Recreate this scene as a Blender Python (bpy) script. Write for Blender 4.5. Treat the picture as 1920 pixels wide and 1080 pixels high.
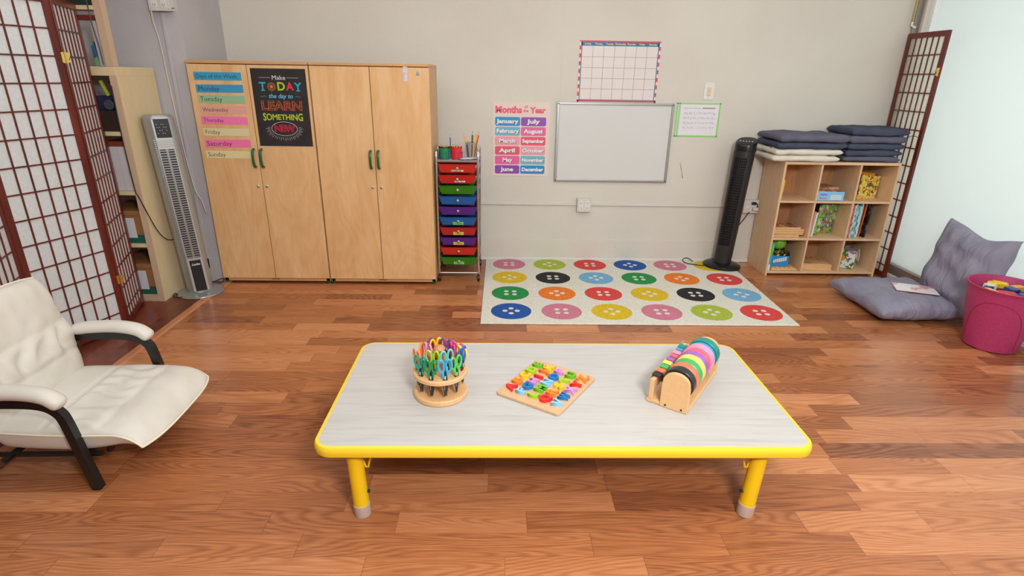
import bpy, bmesh, math, random
from mathutils import Vector, Matrix, noise
PI = math.pi
random.seed(7)
for o in list(bpy.data.objects): bpy.data.objects.remove(o)
C = bpy.context.scene.collection

# ------------------------------------------------------------------ camera
F, TH, RO, YA = 1050.09, 0.362115, 0.0168363, 0.0246649
fw = Vector((math.sin(YA)*math.cos(TH), math.cos(YA)*math.cos(TH), -math.sin(TH)))
rt = Vector((math.cos(YA), -math.sin(YA), 0)); up = rt.cross(fw)
R_ = rt*math.cos(RO) + up*math.sin(RO); U_ = -rt*math.sin(RO) + up*math.cos(RO)
cam_d = bpy.data.cameras.new('camera'); cam = bpy.data.objects.new('camera', cam_d); C.objects.link(cam)
cam_d.sensor_width = 36; cam_d.lens = F/1920*36; cam_d.clip_start = 0.02
cam.matrix_world = Matrix(((R_.x, U_.x, -fw.x, 0), (R_.y, U_.y, -fw.y, 0), (R_.z, U_.z, -fw.z, 1.45), (0, 0, 0, 1)))
bpy.context.scene.camera = cam
sc = bpy.context.scene
sc.view_settings.view_transform = 'Standard'; sc.view_settings.look = 'None'
sc.view_settings.gamma = 1; sc.view_settings.use_curve_mapping = False
sc.view_settings.exposure = 0.0

# ------------------------------------------------------------------ world and lights
w = bpy.data.worlds.new('world'); sc.world = w; w.use_nodes = True
w.node_tree.nodes['Background'].inputs[0].default_value = (0.8, 0.9, 1.0, 1)
w.node_tree.nodes['Background'].inputs[1].default_value = 0.6
def area(name, loc, target, sx, sy, power, col, spread=180):
    l = bpy.data.lights.new(name, 'AREA'); l.shape = 'RECTANGLE'; l.size = sx; l.size_y = sy
    l.energy = power; l.color = col; l.spread = math.radians(spread)
    o = bpy.data.objects.new(name, l); C.objects.link(o); o.location = loc
    o.rotation_euler = (Vector(target)-Vector(loc)).to_track_quat('-Z', 'Y').to_euler()
    return o
area('ceiling_bounce', (0.2, 1.7, 2.74), (0.2, 1.7, 0), 4.6, 3.6, 60, (0.95, 0.98, 1.0))  # unseen overhead panel added for soft ceiling bounce
area('camera_flash', (0.7, -0.35, 2.15), (0.9, 4.5, 1.15), 0.55, 0.4, 82, (0.96, 0.98, 1.0))
area('daylight', (4.4, 3.5, .8), (0, 3.5, .8), 6.5, 3.4, 165, (0.97, 0.99, 1.0))

# ------------------------------------------------------------------ materials
def lin(c):
    return tuple(((v/255)/12.92 if v/255 <= 0.04045 else ((v/255+0.055)/1.055)**2.4) for v in c)
def rgba(c): return (*lin(c), 1)
MATS = {}
def M(name, c=(200, 200, 200), rough=0.5, metal=0.0, **kw):
    if name in MATS: return MATS[name]
    m = bpy.data.materials.new(name); m.use_nodes = True; MATS[name] = m
    p = m.node_tree.nodes['Principled BSDF']
    p.inputs['Base Color'].default_value = rgba(c); p.inputs['Roughness'].default_value = rough
    p.inputs['Metallic'].default_value = metal
    for k, v in kw.items(): p.inputs[k.replace('_', ' ')].default_value = v
    return m
def NT(m):
    nt = m.node_tree; p = nt.nodes['Principled BSDF']
    def nd(t, **kw):
        n = nt.nodes.new(t)
        for k, v in kw.items():
            if k.startswith('i_'):
                key = k[2:]; key = int(key) if key.isdigit() else key.replace('_', ' ')
                n.inputs[key].default_value = v
            else: setattr(n, k, v)
        return n
    def lk(a, b): nt.links.new(a, b)
    return nt, p, nd, lk
def ramp(nd, stops):
    r = nd('ShaderNodeValToRGB'); e = r.color_ramp.elements
    while len(e) < len(stops): e.new(0.5)
    for el, (pos, c) in zip(e, stops): el.position = pos; el.color = rgba(c)
    return r
def noisy(name, c1, c2, scale=8, rough=0.6, bump=0.0, bscale=60, stretch=(1, 1, 1), metal=0, detail=4, lo=.35, hi=.65, **kw):
    if name in MATS: return MATS[name]
    m = M(name, c1, rough, metal, **kw); nt, p, nd, lk = NT(m)
    tc = nd('ShaderNodeTexCoord'); mp = nd('ShaderNodeMapping'); mp.inputs['Scale'].default_value = stretch
    lk(tc.outputs['Object'], mp.inputs[0])
    n = nd('ShaderNodeTexNoise', i_Scale=scale, i_Detail=detail); lk(mp.outputs[0], n.inputs['Vector'])
    r = ramp(nd, [(lo, c1), (hi, c2)]); lk(n.outputs['Fac'], r.inputs[0]); lk(r.outputs[0], p.inputs['Base Color'])
    if bump:
        n2 = nd('ShaderNodeTexNoise', i_Scale=bscale, i_Detail=5); lk(tc.outputs['Object'], n2.inputs['Vector'])
        b = nd('ShaderNodeBump', i_Strength=bump, i_Distance=0.004); lk(n2.outputs['Fac'], b.inputs['Height']); lk(b.outputs[0], p.inputs['Normal'])
    return m
def wood(name, base, dark, rough=0.4, axis='Z', blotch=0.5, scale=1.0):
    """plywood / birch: soft cathedral grain with pale blotches"""
    if name in MATS: return MATS[name]
    m = M(name, base, rough); nt, p, nd, lk = NT(m)
    tc = nd('ShaderNodeTexCoord'); mp = nd('ShaderNodeMapping')
    s = {'Z': (2.2, 2.2, .5), 'X': (.5, 2.2, 2.2), 'Y': (2.2, .5, 2.2)}[axis]
    mp.inputs['Scale'].default_value = tuple(v*scale for v in s); lk(tc.outputs['Object'], mp.inputs[0])
    oi = nd('ShaderNodeObjectInfo'); ad = nd('ShaderNodeVectorMath', operation='ADD'); ml = nd('ShaderNodeMath', operation='MULTIPLY', i_1=17.0)
    lk(oi.outputs['Random'], ml.inputs[0]); lk(mp.outputs[0], ad.inputs[0]); lk(ml.outputs[0], ad.inputs[1])
    n = nd('ShaderNodeTexNoise', i_Scale=1.6, i_Detail=2, i_Distortion=.6); lk(ad.outputs[0], n.inputs['Vector'])
    k = nd('ShaderNodeMath', operation='MULTIPLY', i_1=85.0); lk(n.outputs['Fac'], k.inputs[0])
    si = nd('ShaderNodeMath', operation='SINE'); lk(k.outputs[0], si.inputs[0])
    f = nd('ShaderNodeTexNoise', i_Scale=26, i_Detail=3); lk(ad.outputs[0], f.inputs['Vector'])
    m1 = nd('ShaderNodeMath', operation='MULTIPLY_ADD', i_1=.055, i_2=.30); lk(si.outputs[0], m1.inputs[0])
    m2 = nd('ShaderNodeMath', operation='MULTIPLY_ADD', i_1=.35); lk(f.outputs['Fac'], m2.inputs[0]); lk(m1.outputs[0], m2.inputs[2])
    b2 = nd('ShaderNodeTexNoise', i_Scale=2.6, i_Detail=1, i_Distortion=1.2); lk(ad.outputs[0], b2.inputs['Vector'])
    m3 = nd('ShaderNodeMath', operation='MULTIPLY_ADD', i_1=blotch, i_2=-blotch*.5); lk(b2.outputs['Fac'], m3.inputs[0])
    m4 = nd('ShaderNodeMath', operation='ADD'); lk(m2.outputs[0], m4.inputs[0]); lk(m3.outputs[0], m4.inputs[1])
    r = ramp(nd, [(.15, base), (.85, dark)]); lk(m4.outputs[0], r.inputs[0]); lk(r.outputs[0], p.inputs['Base Color'])
    return m
def floor_mat(name, light, mid, dark, axis=0, row=.1, rough=.24):
    m = M(name, mid, rough); nt, p, nd, lk = NT(m)
    tc = nd('ShaderNodeTexCoord'); sp = nd('ShaderNodeSeparateXYZ'); lk(tc.outputs['Object'], sp.inputs[0])
    X, Y = (sp.outputs[0], sp.outputs[1]) if axis == 0 else (sp.outputs[1], sp.outputs[0])
    def mt(op, a, b=None, c=None):
        n = nd('ShaderNodeMath', operation=op)
        for i, v in enumerate((a, b, c)):
            if v is None: continue
            if isinstance(v, (int, float)): n.inputs[i].default_value = v
            else: lk(v, n.inputs[i])
        return n.outputs[0]
    yr = mt('DIVIDE', mt('ADD', Y, .018), row); ri = mt('FLOOR', yr)
    wn = nd('ShaderNodeTexWhiteNoise', noise_dimensions='1D'); lk(ri, wn.inputs['W'])
    xs = mt('MULTIPLY_ADD', wn.outputs['Value'], 3.7, mt('DIVIDE', X, .62))
    # uneven plank lengths
    xs2 = mt('ADD', xs, mt('MULTIPLY', mt('SINE', mt('MULTIPLY', xs, 2.1)), .28)); si = mt('FLOOR', xs2)
    cb = nd('ShaderNodeCombineXYZ'); lk(ri, cb.inputs[0]); lk(si, cb.inputs[1])
    w2 = nd('ShaderNodeTexWhiteNoise', noise_dimensions='3D'); lk(cb.outputs[0], w2.inputs['Vector'])
    pid = w2.outputs['Value']
    v = nd('ShaderNodeCombineXYZ'); lk(mt('MULTIPLY_ADD', pid, 31.0, mt('MULTIPLY', X, .62)), v.inputs[0])
    lk(mt('MULTIPLY_ADD', pid, 17.0, mt('MULTIPLY', Y, 5.0)), v.inputs[1]); lk(mt('MULTIPLY', pid, 9.0), v.inputs[2])
    n1 = nd('ShaderNodeTexNoise', i_Scale=1.0, i_Detail=1.5, i_Distortion=.3); lk(v.outputs[0], n1.inputs['Vector'])
    rings = mt('POWER', mt('MULTIPLY_ADD', mt('SINE', mt('MULTIPLY', n1.outputs['Fac'], 270.0)), .5, .5), 1.8)
    v3 = nd('ShaderNodeCombineXYZ'); lk(mt('MULTIPLY', X, 9.0), v3.inputs[0]); lk(mt('MULTIPLY', Y, 260.0), v3.inputs[1]); lk(mt('MULTIPLY', pid, 9.0), v3.inputs[2])
    n3 = nd('ShaderNodeTexNoise', i_Scale=1.0, i_Detail=2.0); lk(v3.outputs[0], n3.inputs['Vector'])
    n4 = nd('ShaderNodeTexNoise', i_Scale=.9, i_Detail=3.0); lk(v.outputs[0], n4.inputs['Vector'])
    t = mt('MULTIPLY_ADD', rings, .17, mt('MULTIPLY_ADD', pid, .54, -.11))
    t = mt('MULTIPLY_ADD', n3.outputs['Fac'], .58, t)
    t = mt('ADD', mt('MULTIPLY_ADD', n4.outputs['Fac'], .3, -.10), t)
    r = ramp(nd, [(.12, light), (.5, mid), (.92, dark)]); lk(t, r.inputs[0])
    # thin dark seams
    fy = mt('ABSOLUTE', mt('SUBTRACT', mt('FRACT', yr), .5)); fx = mt('ABSOLUTE', mt('SUBTRACT', mt('FRACT', xs2), .5))
    seam = mt('MAXIMUM', mt('GREATER_THAN', fy, .492), mt('GREATER_THAN', fx, .4975))
    mx = nd('ShaderNodeMix', data_type='RGBA', blend_type='MULTIPLY'); lk(mt('MULTIPLY', seam, .35), mx.inputs[0])
    lk(r.outputs[0], mx.inputs[6]); mx.inputs[7].default_value = rgba((120, 75, 50)); lk(mx.outputs[2], p.inputs['Base Color'])
    rr = mt('MULTIPLY_ADD', n3.outputs['Fac'], .12, rough); lk(rr, p.inputs['Roughness'])
    b = nd('ShaderNodeBump', i_Strength=.06, i_Distance=.002); lk(n3.outputs['Fac'], b.inputs['Height']); lk(b.outputs[0], p.inputs['Normal'])
    return m
def illus(name, cols, scale=18, rough=.35):
    """busy printed cover: patches of flat colour"""
    if name in MATS: return MATS[name]
    m = M(name, cols[0], rough); nt, p, nd, lk = NT(m)
    tc = nd('ShaderNodeTexCoord'); n0 = nd('ShaderNodeTexNoise', i_Scale=scale*1.2, i_Detail=2); lk(tc.outputs['Object'], n0.inputs['Vector'])
    ad = nd('ShaderNodeMixRGB', blend_type='ADD', i_0=.06); lk(tc.outputs['Object'], ad.inputs[1]); lk(n0.outputs['Color'], ad.inputs[2])
    v = nd('ShaderNodeTexVoronoi', i_Scale=scale); lk(ad.outputs[0], v.inputs['Vector'])
    s = nd('ShaderNodeSeparateColor'); lk(v.outputs['Color'], s.inputs[0])
    r = ramp(nd, [(i/len(cols), c) for i, c in enumerate(cols)]); r.color_ramp.interpolation = 'CONSTANT'
    lk(s.outputs[0], r.inputs[0]); lk(r.outputs[0], p.inputs['Base Color'])
    return m

m_wall = noisy('wall paint', (215, 210, 198), (210, 204, 192), 1.5, .75, .35, 90)
m_pier = noisy('pier grey', (192, 188, 190), (184, 180, 183), 2.0, .75, .3, 90)  # greyer, slightly lilac tone than the back wall
m_white = M('white paint', (225, 222, 215), .5)
m_box = M('painted box', (212, 207, 198), .45)
m_floor = floor_mat('oak laminate', (214, 148, 102), (180, 113, 70), (116, 64, 40), rough=.19)
m_floor2 = floor_mat('cherry laminate', (150, 78, 50), (122, 58, 38), (88, 38, 26), axis=1)
m_strip = wood('transition oak', (205, 140, 98), (170, 105, 70), .35, 'Y', .2)
m_birch = wood('birch door', (236, 196, 146), (212, 158, 100), .35, 'Z', .75)
m_birch2 = wood('birch edge', (222, 176, 122), (192, 138, 86), .4, 'X', .3)
m_cubby = wood('birch ply', (230, 198, 160), (208, 166, 124), .45, 'Z', .4)
m_cubin = wood('ply inside', (206, 152, 108), (178, 120, 76), .5, 'Z', .4)
m_maple = wood('light maple', (236, 192, 138), (218, 166, 112), .3, 'Y', .35, 4)
m_puz = wood('puzzle ply', (222, 184, 144), (204, 158, 114), .35, 'X', .3, 3)
m_pine = wood('cream laminate', (226, 206, 164), (214, 190, 146), .45, 'Z', .3)
m_pinef = wood('cream laminate edge', (206, 178, 148), (194, 164, 134), .45, 'Z', .2)
m_dark = M('shadow gap', (25, 20, 18), .8)
m_red = noisy('rosewood stain', (112, 40, 26), (84, 26, 18), 6, .28, stretch=(6, 6, .6))
m_paper = noisy('rice paper', (224, 226, 226), (214, 216, 216), 60, .8)
nt, p, nd, lk = NT(m_paper)
tl_ = nd('ShaderNodeBsdfTranslucent'); tl_.inputs[0].default_value = (.85, .83, .78, 1); ms = nd('ShaderNodeMixShader'); ms.inputs[0].default_value = .12
lk(p.outputs[0], ms.inputs[1]); lk(tl_.outputs[0], ms.inputs[2]); lk(ms.outputs[0], nt.nodes['Material Output'].inputs['Surface'])
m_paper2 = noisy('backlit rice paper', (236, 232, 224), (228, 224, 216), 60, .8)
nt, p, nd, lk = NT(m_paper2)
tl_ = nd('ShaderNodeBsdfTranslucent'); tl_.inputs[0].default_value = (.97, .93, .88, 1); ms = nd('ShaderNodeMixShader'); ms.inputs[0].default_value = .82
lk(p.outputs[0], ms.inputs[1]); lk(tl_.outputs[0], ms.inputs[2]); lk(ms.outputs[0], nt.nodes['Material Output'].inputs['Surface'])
m_brass = M('brass', (214, 180, 100), .25, 1)
m_chrome = M('chrome', (215, 215, 218), .15, 1)
m_steel = M('brushed steel', (176, 176, 174), .38, .9)
m_alu = M('aluminium frame', (170, 160, 150), .4, .7)
m_silver = M('silver plastic', (168, 170, 168), .32, .55)
m_silver2 = M('silver front plastic', (188, 188, 184), .35, .4)
m_blackp = M('black plastic', (20, 20, 22), .3)
m_blackm = M('matt black plastic', (34, 34, 36), .45)
m_black = M('black steel', (22, 22, 24), .35)
m_green = M('green handle plastic', (32, 94, 48), .35)
m_yellow = M('yellow enamel', (246, 200, 22), .3)
m_yedge = M('yellow edge band', (250, 210, 50), .35)
m_taupe = M('taupe rubber', (196, 172, 158), .6)
m_leath = noisy('ivory leather', (222, 217, 207), (214, 208, 196), 5, .42, .15, 260)
m_piping = M('ivory piping', (236, 226, 196), .45)
m_ink = M('black ink', (38, 34, 36), .6)
m_navy = noisy('charcoal cotton', (72, 78, 96), (60, 66, 84), 9, .9, .3, 300)
m_navy2 = noisy('slate cotton', (100, 98, 116), (88, 88, 106), 9, .9, .3, 300)
m_cream = noisy('cream cotton', (226, 220, 204), (212, 206, 190), 9, .9, .3, 300)
m_grey = noisy('grey floor cushion cotton', (146, 144, 160), (134, 132, 150), 8, .88, .25, 240)
nt, p, nd, lk = NT(m_grey)
tc = nd('ShaderNodeTexCoord'); mp = nd('ShaderNodeMapping'); mp.inputs['Scale'].default_value = (9, 3.2, 5); mp.inputs['Rotation'].default_value = (0, 0, .5); lk(tc.outputs['Object'], mp.inputs[0])
n = nd('ShaderNodeTexNoise', i_Scale=1.5, i_Detail=3, i_Distortion=.8); lk(mp.outputs[0], n.inputs['Vector'])
b = nd('ShaderNodeBump', i_Strength=.7, i_Distance=.03); lk(n.outputs['Fac'], b.inputs['Height']); lk(b.outputs[0], p.inputs['Normal'])
m_rug = noisy('rug pile', (232, 228, 214), (214, 210, 196), 75, .95, .9, 160, lo=.25, hi=.6)
m_cord = M('black cord', (20, 18, 18), .5)
m_pages = M('page edges', (232, 226, 210), .8)

# table top laminate
m_top = M('white oak laminate', (206, 204, 200), .32); nt, p, nd, lk = NT(m_top)
tc = nd('ShaderNodeTexCoord'); mp = nd('ShaderNodeMapping'); mp.inputs['Scale'].default_value = (1.6, 26, 1); lk(tc.outputs['Object'], mp.inputs[0])
n = nd('ShaderNodeTexNoise', i_Scale=2.2, i_Detail=6, i_Roughness=.65, i_Distortion=.5); lk(mp.outputs[0], n.inputs['Vector'])
r = ramp(nd, [(.3, (180, 176, 170)), (.5, (192, 189, 184)), (.7, (197, 194, 189))]); lk(n.outputs['Fac'], r.inputs[0]); lk(r.outputs[0], p.inputs['Base Color'])

# frosted daylit glass
m_glass = M('frosted window film', (205, 215, 212), .5); nt, p, nd, lk = NT(m_glass)
tg = nd('ShaderNodeBsdfTranslucent'); tg.inputs[0].default_value = (.9, .95, .93, 1); mg = nd('ShaderNodeMixShader'); mg.inputs[0].default_value = .55
lk(p.outputs[0], mg.inputs[1]); lk(tg.outputs[0], mg.inputs[2]); lk(mg.outputs[0], nt.nodes['Material Output'].inputs['Surface'])

# ------------------------------------------------------------------ mesh builder
class MB:
    def __init__(s): s.v = []; s.f = []; s.mi = []; s.sm = []; s.x = Matrix(); s.m = 0
    def add(s, vs, fs, smooth=False):
        k = len(s.v); s.v += [s.x @ Vector(a) for a in vs]
        for q in fs: s.f.append([k+i for i in q]); s.mi.append(s.m); s.sm.append(smooth)
        return s
    def box(s, x0, x1, y0, y1, z0, z1):
        return s.add([(x0, y0, z0), (x1, y0, z0), (x1, y1, z0), (x0, y1, z0), (x0, y0, z1), (x1, y0, z1), (x1, y1, z1), (x0, y1, z1)],
                     [(0, 3, 2, 1), (4, 5, 6, 7), (0, 1, 5, 4), (1, 2, 6, 5), (2, 3, 7, 6), (3, 0, 4, 7)])
    def prism(s, poly, z0, z1):
        n = len(poly)
        return s.add([(x, y, z0) for x, y in poly]+[(x, y, z1) for x, y in poly],
                     [tuple(range(n-1, -1, -1)), tuple(range(n, 2*n))]+[(i, (i+1) % n, n+(i+1) % n, n+i) for i in range(n)])
    def rings(s, rings, cap=True, closed=False, smooth=True):
        n = len(rings[0]); vs = [q for r in rings for q in r]; fs = []
        L = len(rings)
        for j in range(L if closed else L-1):
            a = j*n; b = ((j+1) % L)*n
            for i in range(n): fs.append((a+i, a+(i+1) % n, b+(i+1) % n, b+i))
        k = len(s.v); s.add(vs, fs, smooth)
        if cap and not closed:
            for q in (tuple(k+i for i in range(n-1, -1, -1)), tuple(k+(L-1)*n+i for i in range(n))):
                s.f.append(list(q)); s.mi.append(s.m); s.sm.append(False)
        return s
    def lathe(s, prof, n=24, c=(0, 0), sy=1.0, cap=True, closed=False):
        return s.rings([[(c[0]+r*math.cos(2*PI*i/n), c[1]+sy*r*math.sin(2*PI*i/n), z) for i in range(n)] for r, z in prof], cap, closed)
    def tube(s, pts, r, n=8, closed=False, ry=None, upv=(0, 0, 1), cap=True):
        P = [Vector(q) for q in pts]; rings = []; L = len(P); U = Vector(upv)
        for i in range(L):
            a = P[(i-1) % L] if (closed or i) else P[0]; b = P[(i+1) % L] if (closed or i < L-1) else P[-1]
            t = (b-a).normalized()
            sx = t.cross(U)
            if sx.length < 1e-3: sx = t.cross(Vector((1, 0.01, 0)))
            sx.normalize(); sz = sx.cross(t)
            rr = r[i] if isinstance(r, (list, tuple)) else r; r2 = ry if ry else rr
            rings.append([P[i]+sx*rr*math.cos(2*PI*k/n+PI/n)+sz*(r2 if not isinstance(r, (list, tuple)) or not ry else ry*rr/max(r))*math.sin(2*PI*k/n+PI/n) for k in range(n)])
        return s.rings(rings, cap and not closed, closed)
    def sphere(s, c, r, n=16, sc=(1, 1, 1)):
        m = n//2
        return s.rings([[(c[0]+sc[0]*r*math.sin(PI*j/m)*math.cos(2*PI*i/n), c[1]+sc[1]*r*math.sin(PI*j/m)*math.sin(2*PI*i/n), c[2]-sc[2]*r*math.cos(PI*j/m)) for i in range(n)]
                        for j in [.04]+list(range(1, m))+[m-.04]], True)
    def build(s, name, mat, parent=None, loc=None, rot=None, bevel=0, seg=2, sub=0, sharp=35):
        me = bpy.data.meshes.new(name); me.from_pydata([tuple(a) for a in s.v], [], s.f)
        for mm in (mat if isinstance(mat, (list, tuple)) else [mat]): me.materials.append(mm)
        me.polygons.foreach_set('material_index', s.mi); me.polygons.foreach_set('use_smooth', s.sm)
        me.update()
        bm = bmesh.new(); bm.from_mesh(me); bmesh.ops.recalc_face_normals(bm, faces=bm.faces); bm.to_mesh(me); bm.free()
        if any(s.sm) and sharp: me.set_sharp_from_angle(angle=math.radians(sharp))
        o = bpy.data.objects.new(name, me); C.objects.link(o)
        if parent: o.parent = parent
        if loc: o.location = loc
        if rot: o.rotation_euler = rot
        if bevel:
            b = o.modifiers.new('bevel', 'BEVEL'); b.width = bevel; b.segments = seg; b.limit_method = 'ANGLE'; b.angle_limit = math.radians(40)
            if not any(s.sm):
                pass
        if sub:
            q = o.modifiers.new('sub', 'SUBSURF'); q.levels = sub; q.render_levels = sub
        return o
def T(loc=(0, 0, 0), rz=0, rx=0, ry=0):
    return Matrix.Translation(loc) @ Matrix.Rotation(rz, 4, 'Z') @ Matrix.Rotation(ry, 4, 'Y') @ Matrix.Rotation(rx, 4, 'X')
def tag(o, label, cat, group=None, kind=None):
    o['label'] = label; o['category'] = cat
    if group: o['group'] = group
    if kind: o['kind'] = kind
    return o
def thing(name, label, cat, loc=(0, 0, 0), rot=(0, 0, 0), group=None):
    o = bpy.data.objects.new(name, None); C.objects.link(o); o.location = loc; o.rotation_euler = rot
    o.empty_display_size = .05
    return tag(o, label, cat, group)
def adopt(o, t):
    bpy.context.view_layer.update(); o.parent = t; o.matrix_parent_inverse = t.matrix_world.inverted()
    for k in ('label', 'category', 'group'):
        if k in o: del o[k]
    return o
def struct(o): o['kind'] = 'structure'; return o
def boxo(name, mat, b, parent=None, bevel=0, **kw):
    return MB().box(*b).build(name, mat, parent, bevel=bevel, **kw)
def part_label(o, l): o['label'] = l; return o
_tc = {}
def text_data(body, size, extrude=.0004, bold=0, shear=0, align='CENTER', outline=0, spacing=1):
    key = (body, size, extrude, bold, shear, align, outline, spacing)
    cu = bpy.data.curves.new('lettering', 'FONT'); cu.body = body; cu.size = size; cu.extrude = extrude; cu.offset = bold
    cu.shear = shear; cu.align_x = align; cu.align_y = 'CENTER'; cu.space_character = spacing; cu.resolution_u = 3
    if outline: cu.fill_mode = 'NONE'; cu.extrude = 0; cu.bevel_depth = outline; cu.bevel_resolution = 0
    o = bpy.data.objects.new('lettering', cu); C.objects.link(o)
    dg = bpy.context.evaluated_depsgraph_get(); dg.update()
    me = bpy.data.meshes.new_from_object(o.evaluated_get(dg)); bpy.data.objects.remove(o)
    return me
def text(body, size, mat, parent, loc, rot=(PI/2, 0, 0), name='lettering', width=None, yscale=1, keep=True, **kw):
    me = text_data(body, size, **kw)
    me.materials.clear(); me.materials.append(mat)
    if width:
        xs = [v.co.x for v in me.vertices]; k = width/(max(xs)-min(xs))
        for v in me.vertices: v.co.x *= k; v.co.y *= (k if k < 1 and keep else 1)
    if yscale != 1:
        for v in me.vertices: v.co.y *= yscale
    o = bpy.data.objects.new(name, me); C.objects.link(o); o.parent = parent; o.location = loc; o.rotation_euler = rot
    return o
def rrect(w, h, r, n=5, cx=0, cy=0):
    pts = []
    for (sx, sy, a0) in ((1, -1, -90), (1, 1, 0), (-1, 1, 90), (-1, -1, 180)):
        for i in range(n+1):
            a = math.radians(a0+90*i/n); pts.append((cx+sx*(w/2-r)+r*math.cos(a), cy+sy*(h/2-r)+r*math.sin(a)))
    return pts
def cushion(w, d, h, nu=28, nv=24, p=4, q=.5, tufts=(), td=.5, tr=.12, wr=.004, wf=7, seed=0, fn=None, pinch=.04, folds=None, base=0.0):
    """closed pillow mesh, centred, in its own xy plane"""
    mb = MB(); idx = {}; vs = []; fs = []
    for side in (1, -1):
        for j in range(nv+1):
            for i in range(nu+1):
                edge = i in (0, nu) or j in (0, nv)
                if edge and side == -1: idx[(i, j, -1)] = idx[(i, j, 1)]; continue
                u = math.sin((i/nu*2-1)*PI/2*.92)/math.sin(PI/2*.92); v = math.sin((j/nv*2-1)*PI/2*.92)/math.sin(PI/2*.92)
                t = max(0, (1-abs(u)**p)*(1-abs(v)**p))**q
                t = t*(1-base)+base*(0 if edge else 1) if base else t
                z = side*h/2*t
                for (a, b) in tufts:
                    rr = ((u-a)**2+(v-b)**2)/tr**2; z -= side*h/2*td*math.exp(-rr)*(1 if t > .2 else t*5)
                x = w/2*u*(1-pinch*(1-v*v)); y = d/2*v*(1-pinch*(1-u*u))
                nz = noise.noise(Vector((x*wf+seed, y*wf, side*3+seed)))*wr + noise.noise(Vector((x*wf*3+seed, y*wf*2.2, side*5)))*wr*.45
                if fn and side == 1: nz += fn(u, v)
                if folds: nz += folds(u, v, side)
                z += nz*min(1, t*1.6)*side if not edge else noise.noise(Vector((x*6+seed, y*6, 1)))*wr*1.5
                idx[(i, j, side)] = len(vs); vs.append((x, y, z))
    for side in (1, -1):
        for j in range(nv):
            for i in range(nu):
                q4 = (idx[(i, j, side)], idx[(i+1, j, side)], idx[(i+1, j+1, side)], idx[(i, j+1, side)])
                fs.append(q4 if side == 1 else q4[::-1])
    mb.add(vs, fs, True)
    mb.edge = [vs[idx[(i, 0, 1)]] for i in range(nu)]+[vs[idx[(nu, j, 1)]] for j in range(nv)]+[vs[idx[(i, nv, 1)]] for i in range(nu, 0, -1)]+[vs[idx[(0, j, 1)]] for j in range(nv, 0, -1)]
    return mb
def catmull(P, k=6, closed=False):
    P = [Vector(q) for q in P]; out = []; n = len(P)
    for i in range(n if closed else n-1):
        a = P[(i-1) % n] if closed or i else P[0]; b = P[i]; c = P[(i+1) % n]; d = P[(i+2) % n] if closed or i < n-2 else P[-1]
        for j in range(k):
            t = j/k; out.append(.5*((2*b)+(c-a)*t+(2*a-5*b+4*c-d)*t*t+(-a+3*b-3*c+d)*t**3))
    if not closed: out.append(P[-1])
    return out

# ------------------------------------------------------------------ the room
WY = 4.51; RX = 3.12; SX = -1.997
struct(boxo('floor', m_floor, (SX, 4.2, -1.6, WY+.1, -.05, 0)))
struct(boxo('floor_side', m_floor2, (-4.7, SX, -1.6, WY+.1, -.05, 0)))
struct(MB().rings([[(SX-.028, y, 0), (SX-.018, y, .007), (SX+.018, y, .007), (SX+.028, y, 0)] for y in (-1.6, WY)], smooth=False).build('trim_1', m_strip))
wb = struct(boxo('wall_back', m_wall, (-4.7, 4.2, WY, WY+.1, 0, 2.8)))
struct(boxo('wall_left', m_wall, (-4.8, -4.7, -1.6, WY+.1, 0, 2.8)))
struct(boxo('wall_front', m_wall, (-4.7, 4.2, -1.7, -1.6, 0, 2.8)))
struct(boxo('ceiling', m_white, (-4.8, 4.2, -1.7, WY+.1, 2.8, 2.9)))
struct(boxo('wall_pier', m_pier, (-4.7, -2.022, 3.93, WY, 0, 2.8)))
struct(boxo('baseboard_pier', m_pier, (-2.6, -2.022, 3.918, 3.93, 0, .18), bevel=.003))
struct(boxo('baseboard_back', m_wall, (-2.022, 3.05, WY-.012, WY, 0, .183), bevel=.003))
struct(MB().box(-.45, 3.0, WY-.019, WY-.012, 0, .022).build('trim_2', m_white, bevel=.004))
# faint panel joint and scuff on the wall
boxo('panel_joint', m_wall, (.455, .470, WY-.002, WY, 1.275, 2.8), wb)
sc_ = MB().tube([(1.435, WY-.001, .825), (1.447, WY-.001, .79), (1.462, WY-.001, .74), (1.470, WY-.001, .70)], [.0008, .0018, .0015, .003], 5).build('scuff_mark', M('scuff', (70, 60, 58), .8), wb)

# right side: low kerb, aluminium frame, frosted panes
struct(MB().box(RX-.035, RX+.1, -1.6, 4.42, 0, .03).build('trim_3', m_white, bevel=.004))
wn = tag(bpy.data.objects.new('window_1', None), 'tall white frosted shop window along the right side', 'window'); C.objects.link(wn); struct(wn); wn.location = (RX, 1.4, .03)
def wbx(name, m, b, bev=.003): return boxo(name, m, (b[0]-RX, b[1]-RX, b[2]-1.4, b[3]-1.4, b[4]-.03, b[5]-.03), wn, bev)
wbx('window_sill', m_alu, (RX-.022, RX+.05, -1.6, 4.42, .03, .105))
wbx('window_frame', M('white frame', (236, 240, 238), .35), (RX-.03, RX+.05, 4.385, 4.425, .03, 2.8))
wbx('window_frame', m_alu, (RX-.022, RX+.05, -1.6, 4.42, 2.72, 2.8))
wbx('pane', m_glass, (RX+.012, RX+.024, -1.6, 4.39, .105, 2.72), 0)
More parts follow.
